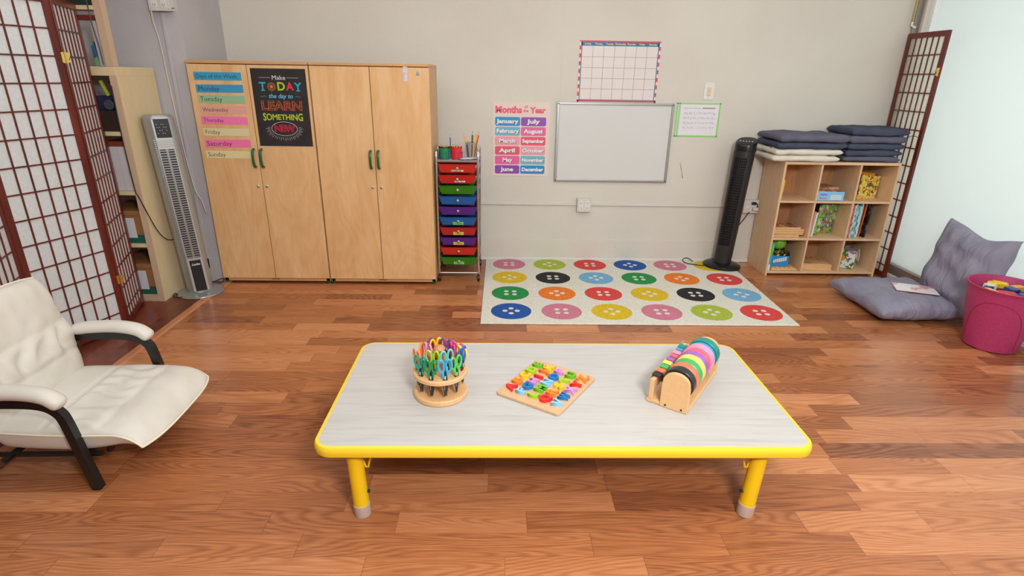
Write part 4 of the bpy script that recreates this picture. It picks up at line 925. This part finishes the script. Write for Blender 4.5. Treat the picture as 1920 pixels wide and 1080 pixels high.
# sag in the top edge
o = c.build('cushion_cover', m_grey, t, sharp=0)
for v in o.data.vertices:
    k = max(0, v.co.y/.285); v.co.y -= .045*k*math.exp(-((v.co.x-.05)/.16)**2); 
o.rotation_euler = Vector((0, 0, 0)); M3 = Matrix(((0, .19, -.98), (-1, 0, 0), (0, .98, .19))).to_4x4()
o.matrix_local = M3
t = thing('booklet', 'open white picture booklet lying on the flat floor cushion', 'booklet', (2.770, 3.44, .164), (.01, .0, -.38))
MB().box(-.12, .12, -.075, .075, 0, .004).build('pages', m_pages, t)
boxo('cover_top', illus('pink star print', [(232, 230, 232), (236, 234, 236), (232, 230, 232), (226, 160, 170), (234, 232, 234), (190, 200, 120)], 15), (-.12, .12, -.075, .075, .0041, .0052), t)
boxo('cover_bottom', M('crimson edge', (206, 40, 70), .4), (-.121, .121, -.076, .076, -.0015, -.0001), t)
# pink bin
bx, by = 2.905, 2.935
t = thing('toy_bin', 'tall pink plastic bin full of blocks by the window', 'bin', (bx, by, 0))
m_pink = noisy('pink plastic', (194, 64, 116), (184, 56, 108), 90, .45, .2, 300); m_pink.node_tree.nodes['Principled BSDF'].inputs['Transmission Weight'].default_value = .12
MB().lathe([(.002, .001), (.120, .001), (.131, .008), (.182, .340), (.186, .362), (.196, .376), (.194, .381), (.184, .378), (.177, .345), (.127, .012), (.002, .010)], 48).build('bin_body', m_pink, t)
for ang in (-139,):
    pts = []
    for i in range(33):
        q = i/32*2-1; a = math.radians(ang)+q*1.0; z = .03+.275*max(0, 1-abs(q)**2.6)**.6; rr = .131+(.182-.131)*(z-.008)/.332+.0006
        pts.append((rr*math.cos(a), rr*math.sin(a), z))
    MB().tube(pts, .0018, 5).build('embossed_arc', M('deep pink', (160, 26, 86), .5), t)
blk = [('pale yellow', (232, 212, 120), -.120, -.035, .334, .10, .034, .03, 1.35, .18), ('navy', (32, 44, 92), -.085, .03, .330, .05, .03, .03, .4, .1), ('silvery white', (216, 220, 226), -.055, .055, .334, .06, .035, .03, .1, .15), ('red', (206, 46, 40), -.050, -.055, .328, .085, .04, .04, -.25, .1),
       ('yellow', (232, 200, 50), -.02, .075, .338, .06, .045, .03, .5, .3), ('bright yellow', (240, 196, 20), .03, .085, .335, .07, .04, .03, -.4, .2), ('dark blue', (26, 62, 128), .018, -.01, .335, .075, .05, .04, .35, .2), ('ochre', (216, 168, 60), .085, .03, .333, .085, .035, .03, .25, .1),
       ('royal blue', (44, 86, 160), .03, -.085, .328, .085, .032, .032, .3, .12), ('midnight blue', (20, 36, 84), .085, -.05, .328, .055, .036, .03, .75, .1), ('sage green', (112, 146, 104), .10, -.11, .325, .085, .036, .036, .1, .12), ('pale blue', (180, 208, 224), .055, -.125, .320, .05, .026, .03, .2, .1),
       ('orange', (226, 110, 40), -.06, -.105, .315, .05, .03, .03, .3, .1)]
for nm, c_, x, y, z, a, b, h, rz, tl in blk:
    o = MB().box(-a/2, a/2, -b/2, b/2, -h, 0).build('toy_block', M('block '+nm, c_, .45), None, (bx+x, by+y, z+.030), (tl*.6, tl*.5, rz), bevel=.002)
    tag(o, nm+' building block lying in the pink bin', 'block', 'blocks in the pink bin')

# ------------------------------------------------------------------ activity table
TX0, TX1, TY0, TY1, TZ = -.612, 1.066, 1.520, 2.302, .312
tcx, tcy = (TX0+TX1)/2, (TY0+TY1)/2
t = table = thing('activity_table', 'low white activity table with yellow edge and legs', 'table', (tcx, tcy, 0))
Wt, Ht = TX1-TX0, TY1-TY0
MB().prism(rrect(Wt-.024, Ht-.024, .054, 8), TZ-.030, TZ).build('tabletop', m_top, t)
out = rrect(Wt-.022, Ht-.022, .055, 8)
prof = [(-.004, 0.0005), (.006, -.001), (.011, -.008), (.0120, -.021), (.010, -.034), (.003, -.041), (-.004, -.041)]
cen = []
def offs(d):
    return rrect(Wt-.022+2*d, Ht-.022+2*d, .055+d, 8)
rings = [[(x, y, TZ+z) for x, y in offs(d)] for d, z in prof]
MB().rings(rings, cap=False, closed=True).build('edge_band', m_yedge, t)
LXs = (-.478-tcx, .902-tcx); 
for sx, topx, botx in ((-1, -.488-tcx, -.472-tcx), (1, .905-tcx, .884-tcx)):
    for sy in (-1, 1):
        yt = (TY0+.065-tcy) if sy < 0 else (TY1-.065-tcy); yb = yt-.012 if sy < 0 else yt+.012
        top = Vector((topx, yt, TZ-.032)); bot = Vector((botx, yb, .0)); d = bot-top
        lg = MB().tube([top, top+d*.86], .0275, 20).build('leg', m_yellow, t)
        MB().tube([top+d*.835, top+d*.84, top+d*.985, bot], [.0285, .0295, .0295, .0285], 20).build('foot_cap', m_taupe, lg)
        MB().lathe([(.006, 0), (.006, .008)], 10).build('bolt', m_ink, lg, tuple(top+d*.66+Vector((-sx*.027, 0, 0))), (0, -sx*PI/2, 0))
        MB().tube([(topx-sx*.075, yt+.005, TZ-.034), (topx-sx*.050, yt+.005, TZ-.10), (topx-sx*.044, yt+.005, TZ-.125), (topx-sx*.036, yt+.005, TZ-.125), (topx-sx*.022, yt+.005, TZ-.075)], .0035, 6, upv=(0, 1, 0)).build('leg_brace', m_yellow, lg)
TZ1 = TZ+.0008

# ------------------------------------------------------------------ scissors rack
rx, ry = -.2185, 1.864
t = thing('scissors_rack', 'round two-tier wooden scissors rack on the table', 'rack', (rx, ry, TZ1))
MB().lathe([(.001, 0), (.098, 0), (.1015, .003), (.1015, .018), (.098, .021), (.001, .021)], 48).build('base_disc', m_maple, t)
mb = MB().lathe([(.001, .086), (.098, .086), (.1015, .089), (.1015, .101), (.098, .104), (.001, .104)], 48); mb.build('upper_disc', m_maple, t)
MB().lathe([(.012, .021), (.012, .18)], 20).build('post', m_maple, t)
MB().lathe([(.013, .150), (.015, .170), (.013, .176), (.020, .181), (.0225, .190), (.017, .198), (.008, .202), (.001, .203)], 24).build('knob', wood('knob wood', (204, 150, 98), (176, 118, 74), .3, 'Z', .3, 5), t)
m_blade = M('black blade', (30, 30, 32), .3); m_hub = M('black hub', (24, 24, 26), .35)
def scissors(nm, col, ang, rad, yaw, dz=0, gray=False, ww=1):
    a = math.radians(ang); t = thing('craft_scissors', nm+' craft scissors standing in the wooden rack', 'scissors', (rx+rad*math.cos(a), ry+rad*math.sin(a), TZ1+.1175+dz), (0, 0, a+PI/2+math.radians(yaw)), 'craft scissors in the wooden rack')
    m = M('handle '+nm, col, .3)
    for s in (-1, 1):
        # oval loop tapering to the pivot
        pts = []
        for i in range(20):
            q = 2*PI*i/20; x = s*(.0145*ww+.0105*ww*math.cos(q)); z = .042+.025*math.sin(q)
            if math.sin(q) < 0: x = s*(.0145*ww+.0105*ww*math.cos(q))*(1+.35*math.sin(q)*.6)
            pts.append((x, s*.0012, z))
        h = MB().tube(pts, .0041, 7, closed=True, upv=(0, 1, 0)); h.tube([(s*.012, s*.0012, .022), (s*.0095, s*.0012, .016), (s*.0065, s*.0012, .004), (s*.004, s*.0012, -.008)], [.0050, .0062, .0055, .0045], 7, upv=(0, 1, 0)); h.build('handle', m, t)
        MB().add([(s*.000, s*.0006, .0), (s*.007, s*.0006, .0), (s*.0105, s*.0006, -.035), (s*.004, s*.0006, -.082), (s*.0, s*.0006, -.078), (s*.0, s*.0024, .0), (s*.007, s*.0024, .0), (s*.0105, s*.0024, -.035), (s*.004, s*.0024, -.082), (s*.0, s*.0024, -.078)],
                 [(0, 1, 2, 3, 4), (9, 8, 7, 6, 5), (0, 5, 6, 1), (1, 6, 7, 2), (2, 7, 8, 3), (3, 8, 9, 4), (4, 9, 5, 0)]).build('blade', m_blade, t)
    MB().rings([[(-.0085, y, -.013), (.0085, y, -.013), (.0042, y, .017), (-.0042, y, .017)] for y in (-.0052, .0052)], smooth=False).build('pivot_cover', m_hub, t, bevel=.0015)
    boxo('size_mark', m_white, (-.0018, .0018, -.0056, -.0051, -.009, .005), t)
    boxo('blade_print', M('print grey', (170, 170, 172), .4), (-.0045, -.0028, -.0030, -.0025, -.055, -.025), t)
    return t
for a in [('dark green', (24, 142, 86), -106, .086, 4), ('sky blue', (66, 172, 222), -72, .086, -8), ('teal green', (24, 156, 128), -140, .084, 22), ('grass green', (88, 202, 84), -40, .084, -8), ('cobalt blue', (38, 98, 180), -6, .084, -25, .012),
          ('peach', (244, 150, 110), -176, .084, 30), ('bright orange', (246, 134, 30), 152, .084, 20), ('deep purple', (112, 42, 112), 124, .080, 40, .006), ('brown', (190, 96, 36), 98, .083, 25), ('vermilion', (238, 84, 40), 68, .083, 0), ('coral red', (226, 88, 92), 40, .084, 20), ('pale yellow', (236, 214, 100), 16, .084, 30),
          ('lime', (176, 208, 30), -118, .046, 12, .014), ('aqua', (106, 208, 184), -50, .046, -12, .014), ('light pink', (232, 142, 180), 168, .046, 50, .018), ('golden yellow', (246, 196, 10), 112, .048, 10, .022), ('violet', (116, 76, 160), 62, .048, 0, .022), ('magenta', (226, 52, 140), 12, .048, 10, .018)]:
    scissors(*a)

# ------------------------------------------------------------------ alphabet puzzle
o0 = Vector((-.011, 1.852)); vV = Vector((.226, -.149)); uV = Vector((.178, .268)); ang = math.atan2(uV.y, uV.x)
ctr = o0+vV/2+uV/2; Lu, Lv = .318, .272
t = thing('alphabet_puzzle', 'square wooden puzzle board holding coloured alphabet letters', 'puzzle', (ctr.x, ctr.y, TZ1), (0, 0, ang))
MB().prism(rrect(Lu, Lv, .014, 6), 0, .011).build('board', m_puz, t, bevel=.002)
MB().tube([(.006*math.cos(q)+Lu/2-.014, .006*math.sin(q)-Lv/2+.025, .0114) for q in [PI*.1+i*.4 for i in range(9)]], .0007, 4).build('stamp_mark', m_ink, t)
lc = {'r': (226, 44, 46), 'o': (246, 134, 38), 'y': (246, 202, 24), 'l': (170, 208, 30), 'g': (112, 190, 30), 's': (136, 204, 240), 'b': (26, 120, 190), 'p': (206, 144, 214)}
ln_ = {'r': 'red', 'o': 'orange', 'y': 'yellow', 'l': 'lime', 'g': 'green', 's': 'light blue', 'b': 'blue', 'p': 'lilac'}
rowsL = [[('A', 'r'), ('B', 'o'), ('C', 'y'), ('D', 'l'), ('E', 'g')], [('F', 's'), ('G', 'b'), ('H', 'p'), ('I', 'r'), ('J', 'o'), ('K', 'y')], [('L', 'l'), ('M', 'g'), ('N', 's'), ('O', 'b'), ('P', 'p')], [('Q', 'r'), ('R', 'o'), ('S', 'y'), ('T', 'l'), ('U', 'g')], [('V', 's'), ('W', 'b'), ('X', 'p'), ('Y', 'r'), ('Z', 'o')]]
for j, rw in enumerate(rowsL):
    for i, (ch, c_) in enumerate(rw):
        n_ = len(rw); lx = -Lu/2+.028+(Lu-.056)*(i+.5)/n_; ly = Lv/2-.008-(Lv-.016)*(j+.5)/5
        me = text_data(ch, .056, extrude=.0065, bold=.0020); 
        xs = [v.co.x for v in me.vertices]; ys = [v.co.y for v in me.vertices]; cx_, cy_ = (min(xs)+max(xs))/2, (min(ys)+max(ys))/2
        sx_ = min(1.0, .043/(max(xs)-min(xs)))
        if ch == 'I': sx_ = 1.0
        for v in me.vertices: v.co.x = (v.co.x-cx_)*sx_; v.co.y = (v.co.y-cy_)*.92; v.co.z += .0065
        me.materials.clear(); me.materials.append(M('letter '+ln_[c_], lc[c_], .4)); me.name = 'puzzle_letter'
        o = bpy.data.objects.new('puzzle_letter', me); C.objects.link(o)
        off = Matrix.Rotation(ang, 4, 'Z') @ Vector((lx, ly, 0))
        o.location = (ctr.x+off.x, ctr.y+off.y, TZ1+.0113); o.rotation_euler = (0, 0, ang+random.uniform(-.06, .06))
        tag(o, ln_[c_]+' wooden letter '+ch+' on the alphabet puzzle board', 'letter', 'letters of the alphabet puzzle')

# ------------------------------------------------------------------ tape dispenser
a0 = Vector((.684, 1.722)); d_ = Vector((.228, .318)).normalized(); angT = math.atan2(d_.y, d_.x)-PI/2
# local frame: +y runs along the roll axis away from camera, +x to the right, origin = front right corner of base
t = thing('tape_dispenser', 'wooden tape dispenser with nine rolls of coloured tape on the table', 'tape dispenser', (a0.x, a0.y, TZ1), (0, 0, angT))
LT = .372
boxo('base', m_maple, (-.158, -.0, .0, LT, 0, .014), t, .004)
def arch(y0_, y1_, mat, name):
    pl = [(-.104, 0)]+[(-.0, 0)]+[(-.0, .095)]+[(-.052+.050*math.cos(a), .108+.042*math.sin(a)) for a in [PI*i/14 for i in range(15)]]+[(-.104, .095)]
    mb = MB(); n = len(pl); mb.add([(x, y0_, z) for x, z in pl]+[(x, y1_, z) for x, z in pl], [tuple(range(n)), tuple(range(2*n-1, n-1, -1))]+[(i, n+i, n+(i+1) % n, (i+1) % n) for i in range(n)])
    return mb.build(name, mat, t, bevel=.003, sharp=0)
arch(-.004, .012, m_maple, 'front_cheek'); arch(LT-.012, LT+.004, m_maple, 'rear_cheek')
mb = MB()
for x in (-.022, -.082): mb.tube([(x, -.0045, .012), (x, -.0055, .012)], .004, 10, upv=(1, 0, 0))
mb.build('screws', M('dark screw', (70, 60, 50), .4, .7), t)
MB().tube([(-.052, .012, .100), (-.052, LT-.012, .100)], .012, 16).build('spindle', m_maple, t)
for y_ in (.0, LT-.014): boxo('cutter_post', m_maple, (-.150, -.132, y_, y_+.014, .014, .098), t, .002)
boxo('cutter_bar', m_maple, (-.148, -.132, .014, LT-.014, .055, .098), t, .002)
mb = MB().box(-.151, -.149, .0, LT, .090, .1045)
for i in range(70): y_ = i*LT/70; mb.add([(-.151, y_, .1045), (-.151, y_+LT/70, .1045), (-.151, y_+LT/140, .108), (-.149, y_, .1045), (-.149, y_+LT/70, .1045), (-.149, y_+LT/140, .108)], [(0, 1, 2), (5, 4, 3), (0, 3, 4, 1), (1, 4, 5, 2), (2, 5, 3, 0)])
mb.build('cutter_blade', m_steel, t)
tp = [('black', (40, 42, 46), .046), ('salmon orange', (244, 122, 84), .046), ('green', (70, 172, 100), .046), ('yellow', (240, 222, 100), .047), ('purple', (158, 100, 182), .047), ('coral red', (228, 102, 112), .043), ('pink', (244, 150, 186), .050), ('blue', (70, 154, 200), .044), ('teal', (22, 138, 128), .050)]
ys = [.020, .058, .096, .134, .172, .208, .243, .287, .318]; wds = [.035, .035, .035, .035, .033, .032, .036, .026, .038]
rotT = Matrix.Translation((a0.x, a0.y, TZ1)) @ Matrix.Rotation(angT, 4, 'Z')
y_ = .016
for k, (nm, c_, r_) in enumerate(tp):
    w_ = wds[k]; m = M('tape '+nm, c_, .35); c0 = rotT @ Vector((-.052, y_, .100)); R1 = r_+.012
    tr = thing('tape_roll', nm+' tape roll in the wooden dispenser', 'tape', tuple(c0), (0, 0, angT), 'tape rolls in the dispenser')
    mb = MB(); n = 36; rings = []
    for rr, yy in ((R1-.0015, 0), (R1, .0012), (R1, w_-.0022), (R1-.0015, w_-.001), (.030, w_-.001), (.030, 0)):
        rings.append([(rr*math.cos(2*PI*i/n), yy, rr*math.sin(2*PI*i/n)) for i in range(n)])
    mb.rings(rings, cap=False, closed=True).build('roll', m, tr)
    mb = MB(); n = 28; mb.rings([[(rr*math.cos(2*PI*i/n), yy, rr*math.sin(2*PI*i/n)) for i in range(n)] for rr, yy in ((.0302, 0), (.0302, w_-.001), (.0262, w_-.001), (.0262, 0))], cap=False, closed=True).build('core', M('card core', (176, 140, 104), .7), tr)
    q0, q1 = .001, w_-.003
    # tape tail pulled over the cutter
    x1 = -(R1)*math.sin(math.radians(20)); z1 = R1*math.cos(math.radians(20))
    p0 = Vector((-R1*.90, 0, -R1*.40)); p1 = Vector((-.070, 0, .0058)); p2 = Vector((-.1005, 0, .0075))
    mb = MB(); vs = []
    for P in (p0, p1, p2):
        for q, dz in ((q0, 0), (q1, 0), (q1, .0008), (q0, .0008)): vs.append((P.x, q, P.z+dz))
    mb.add(vs, [(0, 3, 2, 1), (8, 9, 10, 11)]+[(b+i, b+(i+1) % 4, b+4+(i+1) % 4, b+4+i) for b in (0, 4) for i in range(4)]).build('loose_end', m, tr)
    y_ += w_+.002

# ------------------------------------------------------------------ armchair
ax, ay = -1.56, 1.975
t = thing('armchair', 'low ivory leather armchair with black metal frame', 'armchair', (ax, ay, 0), (0, 0, .02))
def lead_fn(u, v):  # ruched panel in the middle of the seat
    z = 0
    for s in (-.33, .36): z -= .010*math.exp(-((u-s)/.022)**2)*(1 if abs(v) < .93 else 0)
    if -.33 < u < .36: z += .0075*math.sin(20*v+4*noise.noise(Vector((u*3, v*2, 0)))+2*u)*math.sin((u+.33)/.69*PI)+.004
    if u > .36: z += .0028*math.sin(12*(u+.8*v)+2*noise.noise(Vector((u*3, v*2, 4))))
    return z
def piped(c, parent, m, loc, mat4=None, sharp=0, r=.0035):
    o = c.build('cushion' if mat4 is None else 'cushion', m, parent, sharp=sharp); p_ = MB().tube([Vector(q) for q in c.edge], r, 6, closed=True).build('piping', m_piping, o); return o
def seat_mesh(W, D, crown, nu=60, nv=52):
    mb = MB(); vs = []; fs = []; top = {}; bot = {}
    def plan(u, v):
        x = W/2*u; y = D/2*v
        x -= .028*max(0, u)**4*abs(v)**4          # rounded front corners
        x += .006*(1-v*v)*max(0, u)**6
        y *= 1-.05*max(0, -u)**2
        z = .010-.050*max(0, (u-.55)/.45)**1.8+.010*max(0, -u)
        return x, y, z
    for j in range(nv+1):
        for i in range(nu+1):
            u = math.sin((i/nu*2-1)*PI/2*.95)/math.sin(PI/2*.95); v = math.sin((j/nv*2-1)*PI/2*.95)/math.sin(PI/2*.95)
            x, y, z = plan(u, v); t = max(0, (1-abs(u)**7)*(1-abs(v)**6))**.5
            top[i, j] = len(vs); vs.append((x, y, z+crown*t+lead_fn(u, v)*min(1, t*1.5)+noise.noise(Vector((x*9, y*9, 3)))*.0022*t))
    for j in range(nv+1):
        for i in range(nu+1):
            u = math.sin((i/nu*2-1)*PI/2*.95)/math.sin(PI/2*.95); v = math.sin((j/nv*2-1)*PI/2*.95)/math.sin(PI/2*.95)
            if i in (0, nu) or j in (0, nv): bot[i, j] = top[i, j]; continue
            x, y, z = plan(u*.985, v*.985); k = max(0, (1-abs(u)**22)*(1-abs(v)**22))**.5
            dz = .082*(1-.75*max(0, (u+.2)/1.2)**2)
            bot[i, j] = len(vs); vs.append((x, y, z-dz*k))
    for j in range(nv):
        for i in range(nu):
            fs.append((top[i, j], top[i+1, j], top[i+1, j+1], top[i, j+1])); fs.append((bot[i, j+1], bot[i+1, j+1], bot[i+1, j], bot[i, j]))
    mb.add(vs, fs, True)
    mb.edge = [vs[top[i, 0]] for i in range(nu)]+[vs[top[nu, j]] for j in range(nv)]+[vs[top[i, nv]] for i in range(nu, 0, -1)]+[vs[top[0, j]] for j in range(nv, 0, -1)]
    return mb
st = seat_mesh(.56, .51, .028)
o = st.build('seat_cushion', m_leath, t, (.012, -.002, .206), (0, .0, 0), sharp=0)
MB().tube([Vector(q) for q in st.edge], .0038, 6, closed=True).build('piping', m_piping, o)
def back_fn(u, v):  # u up
    z = 0
    for s in (-.42, .12): z -= .010*math.exp(-((u-s)/.03)**2)*(1 if abs(v) < .93 else 0)
    if -.42 < u < .12: z += .013*math.sin(15*v+5*noise.noise(Vector((u*2, v*2, 9)))+2.2*u)*math.sin((u+.42)/.54*PI)+.006
    if u > .12: z += .004*noise.noise(Vector((u*3, v*6, 2)))
    return z
bk = cushion(.47, .52, .11, 56, 48, p=6, q=.45, wr=.006, wf=6, seed=8, pinch=-.01, fn=back_fn)
o = bk.build('back_cushion', m_leath, t, sharp=0)
def bshape(v):
    k = max(0, v.x/.25); v.y *= 1-.11*k**4; v.x -= .022*k*abs(v.y/.26)**3; return v
for v in o.data.vertices: bshape(v.co)
# local x of the cushion points up, z points to the chair front
tl = .17
mbk = Matrix(((-math.sin(tl), 0, math.cos(tl), -.288), (0, 1, 0, 0), (math.cos(tl), 0, math.sin(tl), .455), (0, 0, 0, 1)))
mbk = Matrix(((-math.sin(tl), 0, math.cos(tl), -.312), (0, 1, 0, -.004), (math.cos(tl), 0, math.sin(tl), .428), (0, 0, 0, 1)))
o.matrix_local = mbk
MB().tube([bshape(Vector(q)) for q in bk.edge], .0038, 6, closed=True).build('piping', m_piping, o)
for s in (-1, 1):
    y = s*.272
    fr = MB().tube(catmull([(-.36, y, 0.012), (-.315, y, .19), (-.285, y, .340), (-.25, y, .362), (-.10, y, .365), (-.02, y, .355), (.022, y, .325), (.038, y, .28), (.058, y, .15), (.082, y, .0)], 6), .021, 4, ry=.021, upv=(0, 1, 0)).build('arm_frame', m_black, t)
    part = MB(); P = catmull([(-.285, y, .392), (-.20, y, .404), (-.09, y, .406), (-.005, y, .390), (.042, y, .352)], 6); rr = [.012]+[.034]*(len(P)-2)+[.014]; rr[1] = .026; rr[2] = .032; rr[-2] = .028; rr[-3] = .033
    part.tube(P, rr, 16, ry=.026, upv=(0, 0, 1)).build('arm_pad', m_leath, t)
mb = MB()
for s in (-1, 1): mb.tube([(-.30, s*.235, .125), (.10, s*.235, .125)], .010, 8)
for x in (-.22, .05): mb.tube([(x, -.272, .125), (x, .272, .125)], .012, 8)
mb.build('seat_frame', m_black, t)
MB().tube([(-.335, -.24, .12), (-.36, -.24, .30)], .012, 8).tube([(-.335, .24, .12), (-.36, .24, .30)], .012, 8).build('back_bracket', m_black, t)
MB().lathe([(.010, 0), (.016, .003), (.016, .012), (.010, .015)], 12).build('recline_knob', m_blackp, t, (.10, -.20, .125), (0, PI/2, 0))
